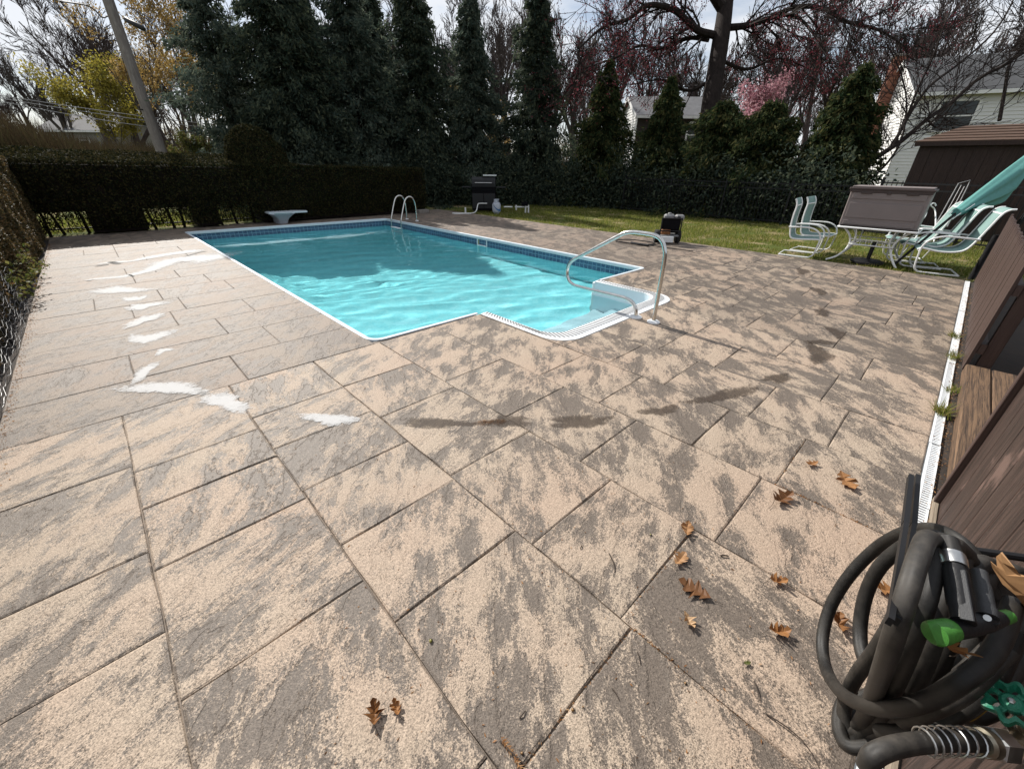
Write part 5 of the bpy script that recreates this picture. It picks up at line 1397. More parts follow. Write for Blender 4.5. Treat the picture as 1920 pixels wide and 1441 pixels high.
# ------------------------------------------------------------------ lawn grass
r = np.random.default_rng(21)
n = 78000
gx_, gy_ = r.uniform(9.60, 15.3, n), r.uniform(-1.0, 13.4, n)
keep = (gx_ < 15.2) & (gy_ < 14.2 - 0.2 * gx_ + 1.9)
nz_ = np.sin(gx_ * 2.1 + np.sin(gy_ * 1.7) * 2) * np.sin(gy_ * 2.6 + np.cos(gx_ * 1.3) * 2) + 0.5 * np.sin(gx_ * 7.3 + gy_ * 3.1) * np.sin(gy_ * 6.1 - gx_ * 2.2)
keep &= (nz_ + r.normal(0, .28, n)) < 0.58
gx_, gy_, nz_ = gx_[keep], gy_[keep], nz_[keep]; n = len(gx_)
B = np.c_[gx_, gy_, np.full(n, -0.03)]
h = r.uniform(.035, .085, n) * (1 - 0.25 * np.clip(nz_, 0, 1))
T = B + np.c_[r.normal(0, .025, n), r.normal(0, .025, n), h]
a = r.uniform(0, PI, n); wv = np.c_[np.cos(a), np.sin(a), np.zeros(n)] * r.uniform(.004, .009, n)[:, None]
lawn = quads('grass', np.stack([B - wv, B + wv, T], 1), 'grass_blade', kind='stuff')
lawn['label'] = 'short green lawn with bare tan patches beyond the deck'
r = np.random.default_rng(22); n = 26000
B = np.c_[r.uniform(-6, 7.5, n), 14.9 + np.abs(r.normal(0, 2.2, n)), np.full(n, -0.03)]
T = B + np.c_[r.normal(0, .04, n), r.normal(0, .04, n), r.uniform(.05, .14, n)]
a = r.uniform(0, PI, n); wv = np.c_[np.cos(a), np.sin(a), np.zeros(n)] * 0.009
g2 = quads('grass', np.stack([B - wv, B + wv, T], 1), 'grass_blade', kind='stuff'); g2['label'] = 'sunlit grass seen through the bottom of the back hedge'

# ------------------------------------------------------------------ leaf makers
def rand_dirs(r, n):
    v = r.normal(0, 1, (n, 3)); return v / np.linalg.norm(v, axis=1)[:, None]
def leaves_at(C, r, ln, wd, bias=None, bf=0.5):
    """diamond leaves at the points C; long axis leans to bias"""
    n = len(C); u = rand_dirs(r, n)
    if bias is not None: u = u * (1 - bf) + bias * bf; u /= np.linalg.norm(u, axis=1)[:, None]
    v = np.cross(u, rand_dirs(r, n)); v /= np.maximum(1e-6, np.linalg.norm(v, axis=1))[:, None]
    l = (ln * r.uniform(.6, 1.35, n))[:, None]; w_ = (wd * r.uniform(.6, 1.3, n))[:, None]
    return np.stack([C - u * l * .5, C + v * w_ * .5 + u * l * .05, C + u * l * .5, C - v * w_ * .5 + u * l * .05], 1)

# ------------------------------------------------------------------ hedges
def vnoise(x, y, s):
    return (np.sin(x * 1.7 + s) * np.sin(y * 2.3 + s * 1.7) + np.sin(x * 4.1 + y * 1.3 + s * 2.1) * 0.5 + np.sin(y * 5.7 - x * 2.2 + s) * 0.35) / 1.85
def back_front(x): return 14.02 - 0.075 * (x + 0.9)
def back_top(x): return 1.555 - 0.018 * (x + 0.9)
hb = thing('hedge', 'long dark clipped hedge behind the pool with a flat sunlit top', 'hedge', (3.0, 14.4, 0))
r = np.random.default_rng(31)
n = 42000; x = r.uniform(-1.6, 8.6, n); z = r.uniform(0.12, 1.0, n) ** 0.8
zt = back_top(x); z = 0.1 + (zt - 0.1) * r.uniform(0, 1, n)
gap = (vnoise(x * 1.1, z * 0 + 3.0, 2.0) > -0.25)
hole = np.maximum.reduce([1 - np.abs(x - c_) / w__ for c_, w__ in ((-0.45, .42), (1.5, .38), (2.95, .50))])
k = ~((z < 0.06 + 0.26 * np.clip(hole * 1.6, 0, 1) - 0.2 * (hole < 0)) & (r.random(n) < 0.58))
x, z = x[k], z[k]
C1 = np.c_[x, back_front(x) + 0.05 * vnoise(x, z * 3, 1.0) + np.abs(r.normal(0, .05, len(x))) + 0.10 * np.clip(0.5 - z, 0, 1), z]
n = 30000; x = r.uniform(-1.9, 8.6, n); yy = r.uniform(0, 1.15, n)
C2 = np.c_[x, back_front(x) + yy, back_top(x) + 0.24 * yy / 1.15 * np.clip((5.2 - x) / 2.0, 0, 1) + 0.03 * vnoise(x * 2, yy * 3, 4.0) - np.abs(r.normal(0, .025, n)) - 0.10 * np.clip(0.12 - yy, 0, 1)]
n = 14000; x = r.uniform(-1.6, 8.6, n); z = r.uniform(0.35, 1.5, n)
C3 = np.c_[x, back_front(x) + 1.12 + r.normal(0, .04, n), z]
quads('foliage', leaves_at(np.concatenate([C1, C2, C3]), r, .055, .03), 'hedge_leaf', hb)
m = MB()
for i in range(20):
    xa, xb = -1.7 + i * 0.515, -1.7 + (i + 1) * 0.515; xm = (xa + xb) / 2
    zb = 0.5 if min(abs(xm - c_) - w__ for c_, w__ in ((-0.45, .42), (1.5, .38), (2.95, .50))) < .1 else 0.03
    m.box((xm, back_front(xm) + 0.60, (zb + back_top(xm) - 0.08) / 2), (0.52, 0.84, back_top(xm) - 0.08 - zb)) if False else m.box((xm, back_front(xm) + 0.60, zb + (back_top(xm) - 0.09 - zb) / 2), (0.515, 0.86, back_top(xm) - 0.09 - zb))
m.build('branches_or_core', 'bark_dark', hb)  # solid dark core boxes added inside the hedge to block light
m = MB()
rr = random.Random(8)
for i in range(26):
    xa = -1.4 + i * 0.39 + rr.uniform(-.1, .1); ya = back_front(xa) + rr.uniform(.4, .8)
    m.tube([(xa, ya, -.03), (xa + rr.uniform(-.08, .08), ya + rr.uniform(-.1, .1), .4), (xa + rr.uniform(-.2, .2), ya + rr.uniform(-.25, .1), .8)], [.035, .028, .02], 6)
m.build('stems', 'bark_dark', hb, kind='stuff')
# rounded bush standing up behind it
mound = thing('topiary_bush', 'rounded dark clipped bush rising above the back hedge', 'bush', (3.78, 14.35, 0))
r = np.random.default_rng(32); n = 22000
u, v = r.uniform(0, 2 * PI, n), np.arccos(r.uniform(-0.2, 1, n))
q = 1 + 0.05 * vnoise(u * 3, v * 4, 2.0) - np.abs(r.normal(0, .035, n))
sx = np.where(np.cos(u) > 0, 0.92, 0.70)
C = np.c_[3.72 + sx * np.sin(v) * np.cos(u) * q, 14.45 + 0.75 * np.sin(v) * np.sin(u) * q, 1.36 + 1.06 * np.cos(v) * q]
quads('foliage', leaves_at(C, r, .055, .032), 'hedge_leaf', mound)
m = MB(); m.lathe([(0.62, 1.1), (0.62, 1.5), (0.52, 1.9), (0.28, 2.22), (0.02, 2.28)], 20, (3.76, 14.45, 0)); m.build('branches_or_core', 'bark_dark', mound)  # unseen solid core added in the bush to stop light
# hedge along the left side, its clipped face raked by the sun
MB().add([(-2.6, -1.0, -0.024), (DX0 - .005, -1.0, -0.024), (DX0 - .005, 14.0, -0.024), (-2.6, 14.0, -0.024)], [(0, 1, 2, 3)]).build('hedge_soil', 'dark_soil', kind='structure')
hl = thing('hedge', 'tall brownish clipped hedge along the left edge of the deck', 'hedge', (-1.4, 8.0, 0))
r = np.random.default_rng(33); n = 95000
y = 1.6 + (14.3 - 1.6) * r.uniform(0, 1, n) ** 1.15; z = r.uniform(0.02, 1.60, n)
lowgap = (z < 0.55 - 0.02 * (y - 3)) & (y < 8.5) & (r.random(n) < 0.86)
y, z = y[~lowgap], z[~lowgap]
xf = -0.955 - 0.03 * (z / 1.5) + 0.055 * vnoise(y * 1.6, z * 2.5, 3.0) - np.abs(r.normal(0, .035, len(y))) - 0.10 * np.clip(0.5 - z, 0, 1) * (y < 8.5)
C1 = np.c_[xf, y, z]
n = 26000; y = r.uniform(1.6, 14.4, n); xx = r.uniform(-2.3, -0.97, n)
C2 = np.c_[xx, y, 1.585 + 0.03 * vnoise(xx * 3, y * 2, 1.0) - np.abs(r.normal(0, .03, n))]
quads('foliage', leaves_at(np.concatenate([C1, C2]), r, .046, .026), 'hedge_brown_leaf', hl)
m = MB(); m.box((-1.62, 8.0, 1.02), (1.10, 12.6, 1.02)); m.build('branches_or_core', 'bark_dark', hl)  # one solid box added behind the leaves as a light-blocking core
m = MB()
for i in range(60):
    ya = 2 + i * 0.2 + rr.uniform(-.08, .08); xa = -1.35 + rr.uniform(-.2, .12)
    m.tube([(xa, ya, -.03), (xa + rr.uniform(-.05, .1), ya + rr.uniform(-.1, .1), .35), (xa + rr.uniform(-.1, .15), ya + rr.uniform(-.2, .2), .75)], [.03, .022, .014], 5)
m.build('stems', 'bark_dark', hl, kind='stuff')
# taller block of hedge at the far left corner
hc = thing('hedge', 'tall dark end block of hedge rising at the far left corner', 'hedge', (-1.9, 14.6, 0))
r = np.random.default_rng(34); n = 16000
u, v = r.uniform(0, 2 * PI, n), np.arccos(r.uniform(-0.3, 1, n)); q = 1 + 0.04 * vnoise(u * 3, v * 4, 1.0) - np.abs(r.normal(0, .03, n))
C = np.c_[-2.05 + 0.85 * np.sign(np.cos(u)) * np.abs(np.cos(u)) ** .6 * np.sin(v) ** .6 * q, 14.55 + 0.8 * np.sin(v) * np.sin(u) * q, 1.35 + 1.15 * np.sign(np.cos(v)) * np.abs(np.cos(v)) ** .8 * q]
quads('foliage', leaves_at(C, r, .055, .032), 'hedge_leaf', hc)
MB().lathe([(0.66, 0.3), (0.66, 1.7), (0.5, 2.2), (0.1, 2.4)], 16, (-2.05, 14.55, 0)).build('branches_or_core', 'bark_dark', hc)  # solid turned core added so light does not pass through the block
# leafy shoots standing out of the left hedge over the deck
sh = thing('privet_shoot', 'pale leafy shoots sticking out of the left hedge over the deck', 'shrub', (-0.92, 8.1, 0))
r = np.random.default_rng(35); C = []; m = MB()
for k in range(26):
    b = Vector((-1.0, r.uniform(7.2, 9.8), r.uniform(.05, .42))); d = Vector((r.uniform(.08, .26), r.uniform(-.2, .2), r.uniform(.02, .2)))
    m.tube([b, b + d * .6, b + d], [.004, .003, .002], 5)
    for t_ in np.linspace(.15, 1, 16): p = b + d * float(t_); C.append((p.x + r.normal(0, .025), p.y + r.normal(0, .03), p.z + r.normal(0, .025)))
m.build('shoot', 'twig', sh, kind='stuff'); quads('leaves', leaves_at(np.array(C), r, .05, .03), 'broad_leaf', sh, kind='stuff')
# wire mesh along the foot of the left hedge
wf = thing('wire_mesh_fence', 'low bent wire mesh along the foot of the left hedge', 'fence', (-0.93, 5.5, 0))
m = MB(); rr = random.Random(12)
def wx_(y, z): return -0.935 - 0.05 * z + 0.012 * math.sin(y * 9 + z * 5) + 0.008 * math.sin(y * 3.3)
for k in range(9):
    pts = []
    y = 2.6
    while y < 7.6:
        pts.append((wx_(y, k * .055), y, 0.012 + k * 0.052 + 0.012 * math.sin(y * 62.8 / 1.2 * .5 + (k % 2) * PI) + 0.008 * math.sin(y * 5 + k))); y += 0.03
    m.tube(pts, 0.0010 if k > 2 else 0.0013, 4, cap=False)
y = 2.62; i = 0
while y < 7.6:
    k0 = i % 2
    for k in range(k0, 8, 2): m.tube([(wx_(y, k * .055), y, 0.012 + k * 0.052), (wx_(y, (k + 1) * .055), y + 0.015, 0.064 + k * 0.052)], 0.0012, 4, cap=False)
    y += 0.06; i += 1
m.build('mesh_wire', 'grey_wire', wf)
for yy in (3.0, 4.4, 5.8, 7.2): MB().tube([(-0.96, yy, -.03), (-0.985, yy, 0.5)], 0.008, 6).build('stake', 'black_metal', wf)

# ------------------------------------------------------------------ iron picket fences
def iron_fence(name, label, a, b, h, gap, zb=0.05):
    a, b = Vector(a), Vector(b); L = (b - a).length; d = (b - a) / L
    t = thing(name, label, 'fence', tuple((a + b) / 2))
    for z in (h - 0.03, h - 0.17, zb + 0.05): MB().bar(a + Vector((0, 0, z)), b + Vector((0, 0, z)), 0.028, 0.03).build('rail', 'black_metal', t)
    pm = None; k = 0; s_ = gap
    while s_ < L - gap * .5:
        p = a + d * s_
        if k % 18 == 0: MB().box((p.x, p.y, h * .5 + .03), (0.055, 0.055, h + .06)).build('post', 'black_metal', t)
        else:
            if pm is None:
                pm = MB().box((p.x, p.y, (h + zb) / 2), (0.016, 0.016, h - zb)).build('picket', 'black_metal', t)
            else:
                c = pm.copy(); COL.objects.link(c); c.parent = t; q = a + d * s_ - (a + d * (s0_)); c.location = q
            if pm is not None and k and 's0_' not in t: pass
        if pm is not None and 's0_' not in globals(): globals()['s0_'] = s_
        s_ += gap; k += 1
    globals().pop('s0_', None)
    return t
iron_fence('iron_fence', 'black iron picket fence along the far side of the lawn before the evergreens', (15.1, 9.6, -0.02), (15.0, 1.9, -0.02), 1.15, 0.105)
iron_fence('iron_fence', 'black iron picket fence behind the storage box beside the brown shed', (14.6, 1.85, -0.02), (13.4, -1.6, -0.02), 1.27, 0.105)
iron_fence('iron_fence', 'black iron picket fence seen through the bottom of the back hedge', (-1.7, 14.95, -0.02), (6.4, 14.35, -0.02), 1.1, 0.105)

# ------------------------------------------------------------------ conifers
def conifer_mesh(seed, H, R, n_br, n_sp, droop, ragged, sp_len, sp_wd, base=0.02, power=0.85, lean=0.0):
    r = np.random.default_rng(seed); out = []; bias = []
    for i in range(n_br):
        t = base + (1 - base) * (i + r.random()) / n_br
        z0 = H * t; ang = i * 2.399 + r.normal(0, .4)
        L = R * (1 - t) ** power * (0.72 + ragged * r.normal(0, 1)) * (1 + 0.28 * math.sin(3 * ang + 9 * t)) + 0.10
        L = max(0.12, L)
        k = max(6, int(n_sp * (0.35 + L / R)))
        s_ = r.uniform(0.12, 1.0, k) ** 0.65
        rise = r.normal(0.18, 0.12)
        wob = r.normal(0, .16, k) * (0.35 + L * .45) * (1.1 - 0.55 * s_)
        dx, dy = math.cos(ang), math.sin(ang)
        rad = s_ * L
        zz = z0 + rise * rad - droop * (s_ ** 2) * L + r.normal(0, .05 + .03 * L, k)
        C = np.c_[rad * dx - wob * dy, rad * dy + wob * dx, zz]
        out.append(C); b = np.tile([dx * .75, dy * .75, -0.55], (k, 1)) + r.normal(0, .25, (k, 3)); bias.append(b)
    C = np.concatenate(out); b = np.concatenate(bias); b /= np.linalg.norm(b, axis=1)[:, None]
    C[:, 2] = np.maximum(C[:, 2], 0.03)
    return leaves_at(C, r, sp_len, sp_wd, b, 0.6), H
def conifer(name, label, cat, x, y, seed, H, R, mat, group, **kw):
    a = dict(n_br=330, n_sp=95, droop=0.30, ragged=0.14, sp_len=.21, sp_wd=.075); a.update(kw)
    t = thing(name, label, cat, (x, y, -0.03), group)
    V, _ = conifer_mesh(seed, H, R, **a)
    quads('crown', V, mat, t, local=True)
    MB().tube([(0, 0, -.05), (0.03, 0, H * .4), (0, 0.02, H * .8), (0, 0, H * .97)], [0.16, .12, .05, .015], 9).build('trunk', 'bark_dark', t, smooth=True, local=True)
    return t
GE = 'evergreens screening the far side of the garden'
KW = dict(n_sp=150, sp_len=.17, sp_wd=.055)
conifer('evergreen_tree', 'loose feathery evergreen at the left end of the tall row behind the hedge', 'evergreen tree', 4.7, 19.6, 41, 7.3, 2.1, 'cypress_blue', GE, n_br=340, n_sp=110, sp_len=.17, sp_wd=.05, ragged=0.30, droop=0.15, power=.6)
conifer('evergreen_tree', 'largest darkest evergreen rising right of the rounded bush', 'evergreen tree', 6.45, 18.4, 42, 9.0, 3.1, 'cypress_leaf', GE, n_br=560, **{**KW, 'n_sp': 190}, power=.8, ragged=.18)
conifer('evergreen_tree', 'pale feathery tall evergreen behind the pool ladder', 'evergreen tree', 9.0, 18.4, 43, 8.6, 3.0, 'cypress_blue', GE, n_br=520, **KW, ragged=0.26, power=.9)
conifer('evergreen_tree', 'tall dark evergreen left of the gas grill', 'evergreen tree', 11.3, 17.5, 44, 8.6, 2.8, 'cypress_leaf', GE, n_br=520, **KW, ragged=0.22, power=.9)
conifer('evergreen_tree', 'slim pointed evergreen directly behind the gas grill', 'evergreen tree', 13.3, 16.4, 45, 7.9, 2.3, 'cypress_blue', GE, n_br=440, **KW, ragged=0.24, power=1.0)
conifer('evergreen_tree', 'narrow black-green spire with a thin top right of the grill', 'evergreen tree', 15.0, 14.3, 46, 8.6, 2.35, 'cypress_leaf', GE, n_br=440, **KW, ragged=0.22, power=1.0)
conifer('evergreen_tree', 'evergreen set back between the largest one and the pale feathery one', 'evergreen tree', 8.2, 20.6, 53, 8.8, 2.6, 'cypress_blue', GE, n_br=420, **KW, ragged=.25, power=.9)
conifer('evergreen_tree', 'evergreen set back between the pale feathery one and the dark one left of the grill', 'evergreen tree', 10.9, 20.0, 54, 8.2, 2.5, 'cypress_leaf', GE, n_br=420, **KW, ragged=.25, power=.9)
conifer('arborvitae', 'bushy arborvitae left of the grey-roofed house', 'evergreen shrub', 16.3, 11.6, 47, 5.0, 2.1, 'arborvitae_leaf', GE, n_br=340, **KW, ragged=0.2)
conifer('arborvitae', 'arborvitae in front of the grey-roofed house', 'evergreen shrub', 16.7, 9.1, 48, 4.3, 1.85, 'arborvitae_leaf', GE, n_br=320, **KW, ragged=.2)
conifer('arborvitae', 'broad low arborvitae below the big maple trunk', 'evergreen shrub', 16.6, 6.9, 49, 3.4, 2.0, 'arborvitae_leaf', GE, n_br=300, **KW, power=0.5, ragged=.2)
conifer('arborvitae', 'arborvitae below the pink blossom', 'evergreen shrub', 16.9, 5.5, 51, 3.3, 1.8, 'arborvitae_leaf', GE, n_br=280, **KW, power=0.5, ragged=.2)
conifer('arborvitae', 'conical arborvitae left of the white house chimney', 'evergreen shrub', 17.4, 3.5, 50, 4.1, 1.9, 'arborvitae_leaf', GE, n_br=340, **KW, power=0.75, ragged=.2)
# dark undergrowth filling between the trunks
r = np.random.default_rng(52); n = 42000
t_ = r.random(n)
path = np.array([(3.6, 16.3), (8.0, 16.6), (11.5, 15.6), (13.6, 14.0), (15.6, 11.0), (15.8, 4.6), (16.0, 2.4)])
sl = np.r_[0, np.cumsum(np.linalg.norm(np.diff(path, axis=0), axis=1))]; s_ = t_ * sl[-1]
C = np.c_[np.interp(s_, sl, path[:, 0]) + r.normal(0, .45, n), np.interp(s_, sl, path[:, 1]) + r.normal(0, .45, n), np.zeros(n)]
C[:, 2] = r.uniform(0, 1, n) ** 1.1 * (1.5 + 0.4 * np.sin(s_ * 2.1) + 0.3 * np.sin(s_ * 5.3))
ug = quads('undergrowth', leaves_at(C, r, .13, .06), 'cypress_leaf', kind='stuff'); ug['label'] = 'dark undergrowth along the foot of the evergreens'

# ------------------------------------------------------------------ bare trees
def grow(r, start, d, L, rad, depth, out, spread, up, tips, wig=0.12, nseg=5, fork=(2, 4)):
    """one limb as a polyline with its own side limbs"""
    pts = [start.copy()]; dd = d.copy(); p = start.copy(); rads = [rad]
    for i in range(nseg):
        dd = dd + np.array([r.gauss(0, wig), r.gauss(0, wig), r.gauss(0, wig) + up * 0.1]); dd /= np.linalg.norm(dd)
        p = p + dd * L / nseg; pts.append(p.copy()); rads.append(rad * (1 - 0.62 * (i + 1) / nseg))
    out.append((pts, rads, depth))
    if depth == 0: tips.append(pts[-1]); tips.append(pts[-2]); return
    n = r.randint(*fork)
    for k in range(n + 1):
        f = 0.30 + 0.70 * (k + r.random() * .6) / (n + 1); f = min(f, 1)
        i = min(nseg, max(1, int(f * nseg))); q = pts[i]
        ax = np.array([r.gauss(0, 1) for _ in range(3)]); ax -= dd * ax.dot(dd); ax /= np.linalg.norm(ax)
        sp = spread * r.uniform(.6, 1.3); nd = dd * math.cos(sp) + ax * math.sin(sp); nd[2] += up * .25; nd /= np.linalg.norm(nd)
        grow(r, q, nd, L * r.uniform(.5, .78), rads[i] * r.uniform(.55, .8), depth - 1, out, spread, up, tips, wig, max(3, nseg - 1) if depth > 1 else 3, fork)
def limb_mesh(limbs, lo, hi, min_r=0.006):
    """tubes for the limbs whose level lies in [lo, hi]"""
    m = MB()
    for pts, rads, dep in limbs:
        if lo <= dep <= hi:
            m.tube([tuple(p) for p in pts], [max(min_r, x) for x in rads], 8 if dep >= 5 else (4 if dep >= 3 else 3), cap=False)
    return m
def bare_tree_proto(seed, H, label, mat, spread=0.42, up=0.6, trunk_f=0.30, depth=6, rad=0.22, name='bare_tree', min_r=0.010, fork=(2, 3)):
    r = random.Random(seed); limbs, tips = [], []
    t = thing(name, label, 'tree')
    grow(r, np.array([0., 0, 0]), np.array([r.gauss(0, .04), r.gauss(0, .04), 1.]), H * trunk_f * 1.5, rad, depth, limbs, spread, up, tips, 0.07, 6, fork)
    limb_mesh(limbs, depth - 1, depth, min_r).build('trunk', mat, t, smooth=True, local=True)
    limb_mesh(limbs, 0, depth - 2, min_r).build('crown', mat, t, local=True)
    return t, tips
GB = 'leafless trees in the wood beyond the gardens'
LB = 'leafless grey-brown tree in the wood beyond the gardens'
protos = [bare_tree_proto(61, 11, LB, 'bark_purple', 0.46, 0.45)[0], bare_tree_proto(62, 12, LB, 'bark_purple', 0.52, 0.35)[0],
          bare_tree_proto(63, 10, LB, 'bark_grey', 0.42, 0.5)[0], bare_tree_proto(64, 13, LB, 'bark_purple', 0.55, 0.35)[0]]
rr = random.Random(77); used = set()
def place_bare(px, depth, s, k):
    p = at(px, 300, depth); q = protos[k % 4]
    if k % 4 not in used:
        used.add(k % 4); q.location = (p.x, p.y, 0); q.rotation_euler = (0, 0, rr.uniform(0, 6)); q.scale = (s, s, s); q['group'] = GB; return q
    return dup(q, (p.x, p.y, 0), rr.uniform(0, 6), s, LB, GB)
k = 0
for px, dp, s in ((25, 48, .95), (95, 44, 1.2), (150, 38, 1.35), (215, 36, 1.45), (265, 40, 1.5), (330, 34, 1.35), (385, 38, 1.5), (440, 33, 1.3), (-30, 52, 1.0),
                  (520, 36, 1.4), (600, 38, 1.5), (690, 32, 1.45), (740, 30, 1.3), (800, 34, 1.5), (870, 30, 1.35), (925, 34, 1.4), (955, 28, 1.2), (1010, 32, 1.4),
                  (1075, 30, 1.3), (1130, 34, 1.4), (1190, 38, 1.5), (1250, 30, 1.2), (1300, 36, 1.4), (1400, 30, 1.25), (1440, 34, 1.4), (1500, 28, 1.2), (1545, 33, 1.4), (1600, 30, 1.3), (1660, 28, 1.3), (1720, 32, 1.4), (1780, 30, 1.4), (1850, 27, 1.3), (1910, 30, 1.4), (1960, 26, 1.2)):
    place_bare(px, dp, s, k); k += 1
for i in range(26):
    place_bare(-40 + i * 80 + rr.uniform(-25, 25), rr.uniform(55, 80), rr.uniform(1.3, 1.9), k); k += 1

# big maple with red buds
mp_ = thing('maple_tree', 'big dark maple trunk with spreading limbs full of small red buds', 'tree', tuple(at(1332, 300, 17))[:2] + (0.0,))
limbs, tips = [], []; r = random.Random(5)
tp = [at(1322, 330, 17), at(1330, 215, 17), at(1341, 140, 17), at(1352, 70, 17), at(1360, 10, 17), at(1368, -90, 17), at(1372, -220, 17)]
tp[0].z = -0.05
m = MB(); m.tube(spline(tp, 6), list(np.interp(np.linspace(0, 1, 37), [0, .15, .5, .8, 1], [.44, .36, .33, .27, .17])), 16); m.build('trunk', 'bark_dark', mp_, smooth=True)
def px_limb(pts, r0, r1, depth, sub, seed, spread=0.8, Ls=(1.0, 2.2), hang=0.0, up=0.0, every=2):
    P = spline([tuple(at(*p)) for p in pts], 5); n = len(P); rad = list(np.linspace(r0, r1, n))
    limbs.append(([np.array(p) for p in P], rad, 9)); r = random.Random(seed)
    for i in range(2, n, every):
        for _ in range(sub):
            d = np.array((P[i] - P[i - 1]).normalized()); ax = np.array([r.gauss(0, 1), r.gauss(0, 1), r.gauss(0, 1) - hang]); ax -= d * ax.dot(d); ax /= np.linalg.norm(ax)
            sp = spread * r.uniform(.6, 1.3); nd = d * math.cos(sp) + ax * math.sin(sp)
            grow(r, np.array(P[i]), nd, r.uniform(*Ls), max(.014, rad[i] * .42), depth, limbs, 0.6, up, tips, 0.16, 4, (2, 3))
px_limb([(1338, 66, 17), (1305, 55, 16.6), (1265, 20, 16.2), (1215, 10, 15.8), (1178, 36, 15.4), (1130, 52, 15), (1085, 92, 14.6)], .15, .03, 2, 2, 1)
px_limb([(1330, 75, 17), (1290, 72, 17.2), (1240, 92, 17.0), (1200, 86, 16.6), (1150, 110, 16.2), (1090, 130, 16)], .09, .02, 2, 2, 2)
px_limb([(1368, 52, 17), (1400, 48, 16.6), (1445, 34, 16.2), (1490, 14, 15.8), (1540, 16, 15.4), (1590, 42, 15), (1650, 58, 14.6), (1700, 90, 14.4)], .13, .025, 2, 2, 3)
px_limb([(1440, 36, 16.2), (1490, 30, 15.4), (1530, 70, 15), (1560, 120, 14.8)], .07, .02, 2, 2, 4)
px_limb([(1356, 20, 17), (1320, -30, 16.5), (1260, -80, 16), (1180, -90, 15.6), (1080, -60, 15.2)], .2, .04, 2, 2, 5, hang=.6)
px_limb([(1365, 0, 17), (1420, -60, 16.5), (1500, -90, 16), (1600, -70, 15.4)], .2, .04, 2, 2, 6, hang=.6)
px_limb([(1345, 110, 17), (1400, 130, 17.4), (1460, 110, 17.6), (1520, 130, 17.8)], .08, .02, 2, 2, 8)
px_limb([(1335, 150, 17), (1290, 170, 17.4), (1240, 150, 17.6), (1180, 160, 17.8)], .08, .02, 2, 2, 9)
limb_mesh(limbs, 9, 9).build('limb', 'bark_dark', mp_, smooth=True)
limb_mesh(limbs, 0, 8, 0.009).build('crown', 'bark_dark', mp_)
r = np.random.default_rng(71); T_ = np.array(tips); C = np.repeat(T_, 4, axis=0) + r.normal(0, .07, (len(T_) * 4, 3))
quads('red_buds', leaves_at(C, r, .065, .045), 'red_bud', mp_)
# pink magnolia
def leafy_tree(name, label, cat, x, y, H, R, z0, seed, mat, n, ln, wd, clumps, tr='bark_grey', trunk=0.08, group=None):
    r = np.random.default_rng(seed); t = thing(name, label, cat, (x, y, 0), group)
    limbs_, tips_ = [], []; rg = random.Random(seed)
    grow(rg, np.array([0., 0, 0]), np.array([0., 0, 1.]), H * .6, trunk, 4, limbs_, 0.5, 0.6, tips_, .1, 5, (2, 3))
    limb_mesh(limbs_, 3, 4).build('trunk', tr, t, local=True); limb_mesh(limbs_, 0, 2, .006).build('branches_or_core', tr, t, local=True)
    T_ = np.array(tips_); sc = np.array([R / np.abs(T_[:, 0]).max(), R / np.abs(T_[:, 1]).max(), 1])
    ci = r.integers(0, len(T_), clumps); Cc = T_[ci]
    C = Cc[r.integers(0, clumps, n)] + r.normal(0, 1, (n, 3)) * np.array([.16, .16, .14]) * R * .55
    C = C[C[:, 2] > z0]
    quads('crown', leaves_at(C, r, ln, wd), mat, t, local=True); return t
p = at(1400, 300, 19.5); leafy_tree('magnolia', 'pink blossoming magnolia right of the big maple trunk', 'tree', p.x, p.y, 4.6, 2.0, 1.5, 81, 'pink_petal', 9000, .11, .07, 240)
p = at(225, 300, 29); leafy_tree('yellow_tree', 'yellow-green leafing tree left of the utility pole above the far roof', 'tree', p.x, p.y, 7.2, 3.0, 1.0, 82, 'yellow_leaf', 9000, .17, .10, 260)
p = at(352, 300, 21); leafy_tree('tan_tree', 'tall tan-leafed tree just right of the utility pole', 'tree', p.x, p.y, 8.4, 2.2, 1.2, 83, 'tan_leaf', 9000, .10, .06, 330, trunk=.09)
p = at(405, 300, 22); leafy_tree('tan_tree', 'thin sparse tan-leafed tree beside the loose feathery evergreen', 'tree', p.x, p.y, 8.0, 1.8, 1.2, 84, 'tan_leaf', 5200, .10, .06, 260, trunk=.07)
p = at(372, 300, 15.6); leafy_tree('shrub', 'glossy broad-leaved shrub behind the hedge left of the rounded bush', 'shrub', p.x, p.y, 2.6, 1.0, 0.8, 85, 'broad_leaf', 5200, .09, .05, 200, trunk=.04)
p = at(945, 300, 19.5); leafy_tree('shrub', 'slim golden shrub between two evergreens behind the grill', 'shrub', p.x, p.y, 5.2, 0.8, 1.8, 86, 'tan_leaf', 2600, .10, .05, 150, trunk=.04)
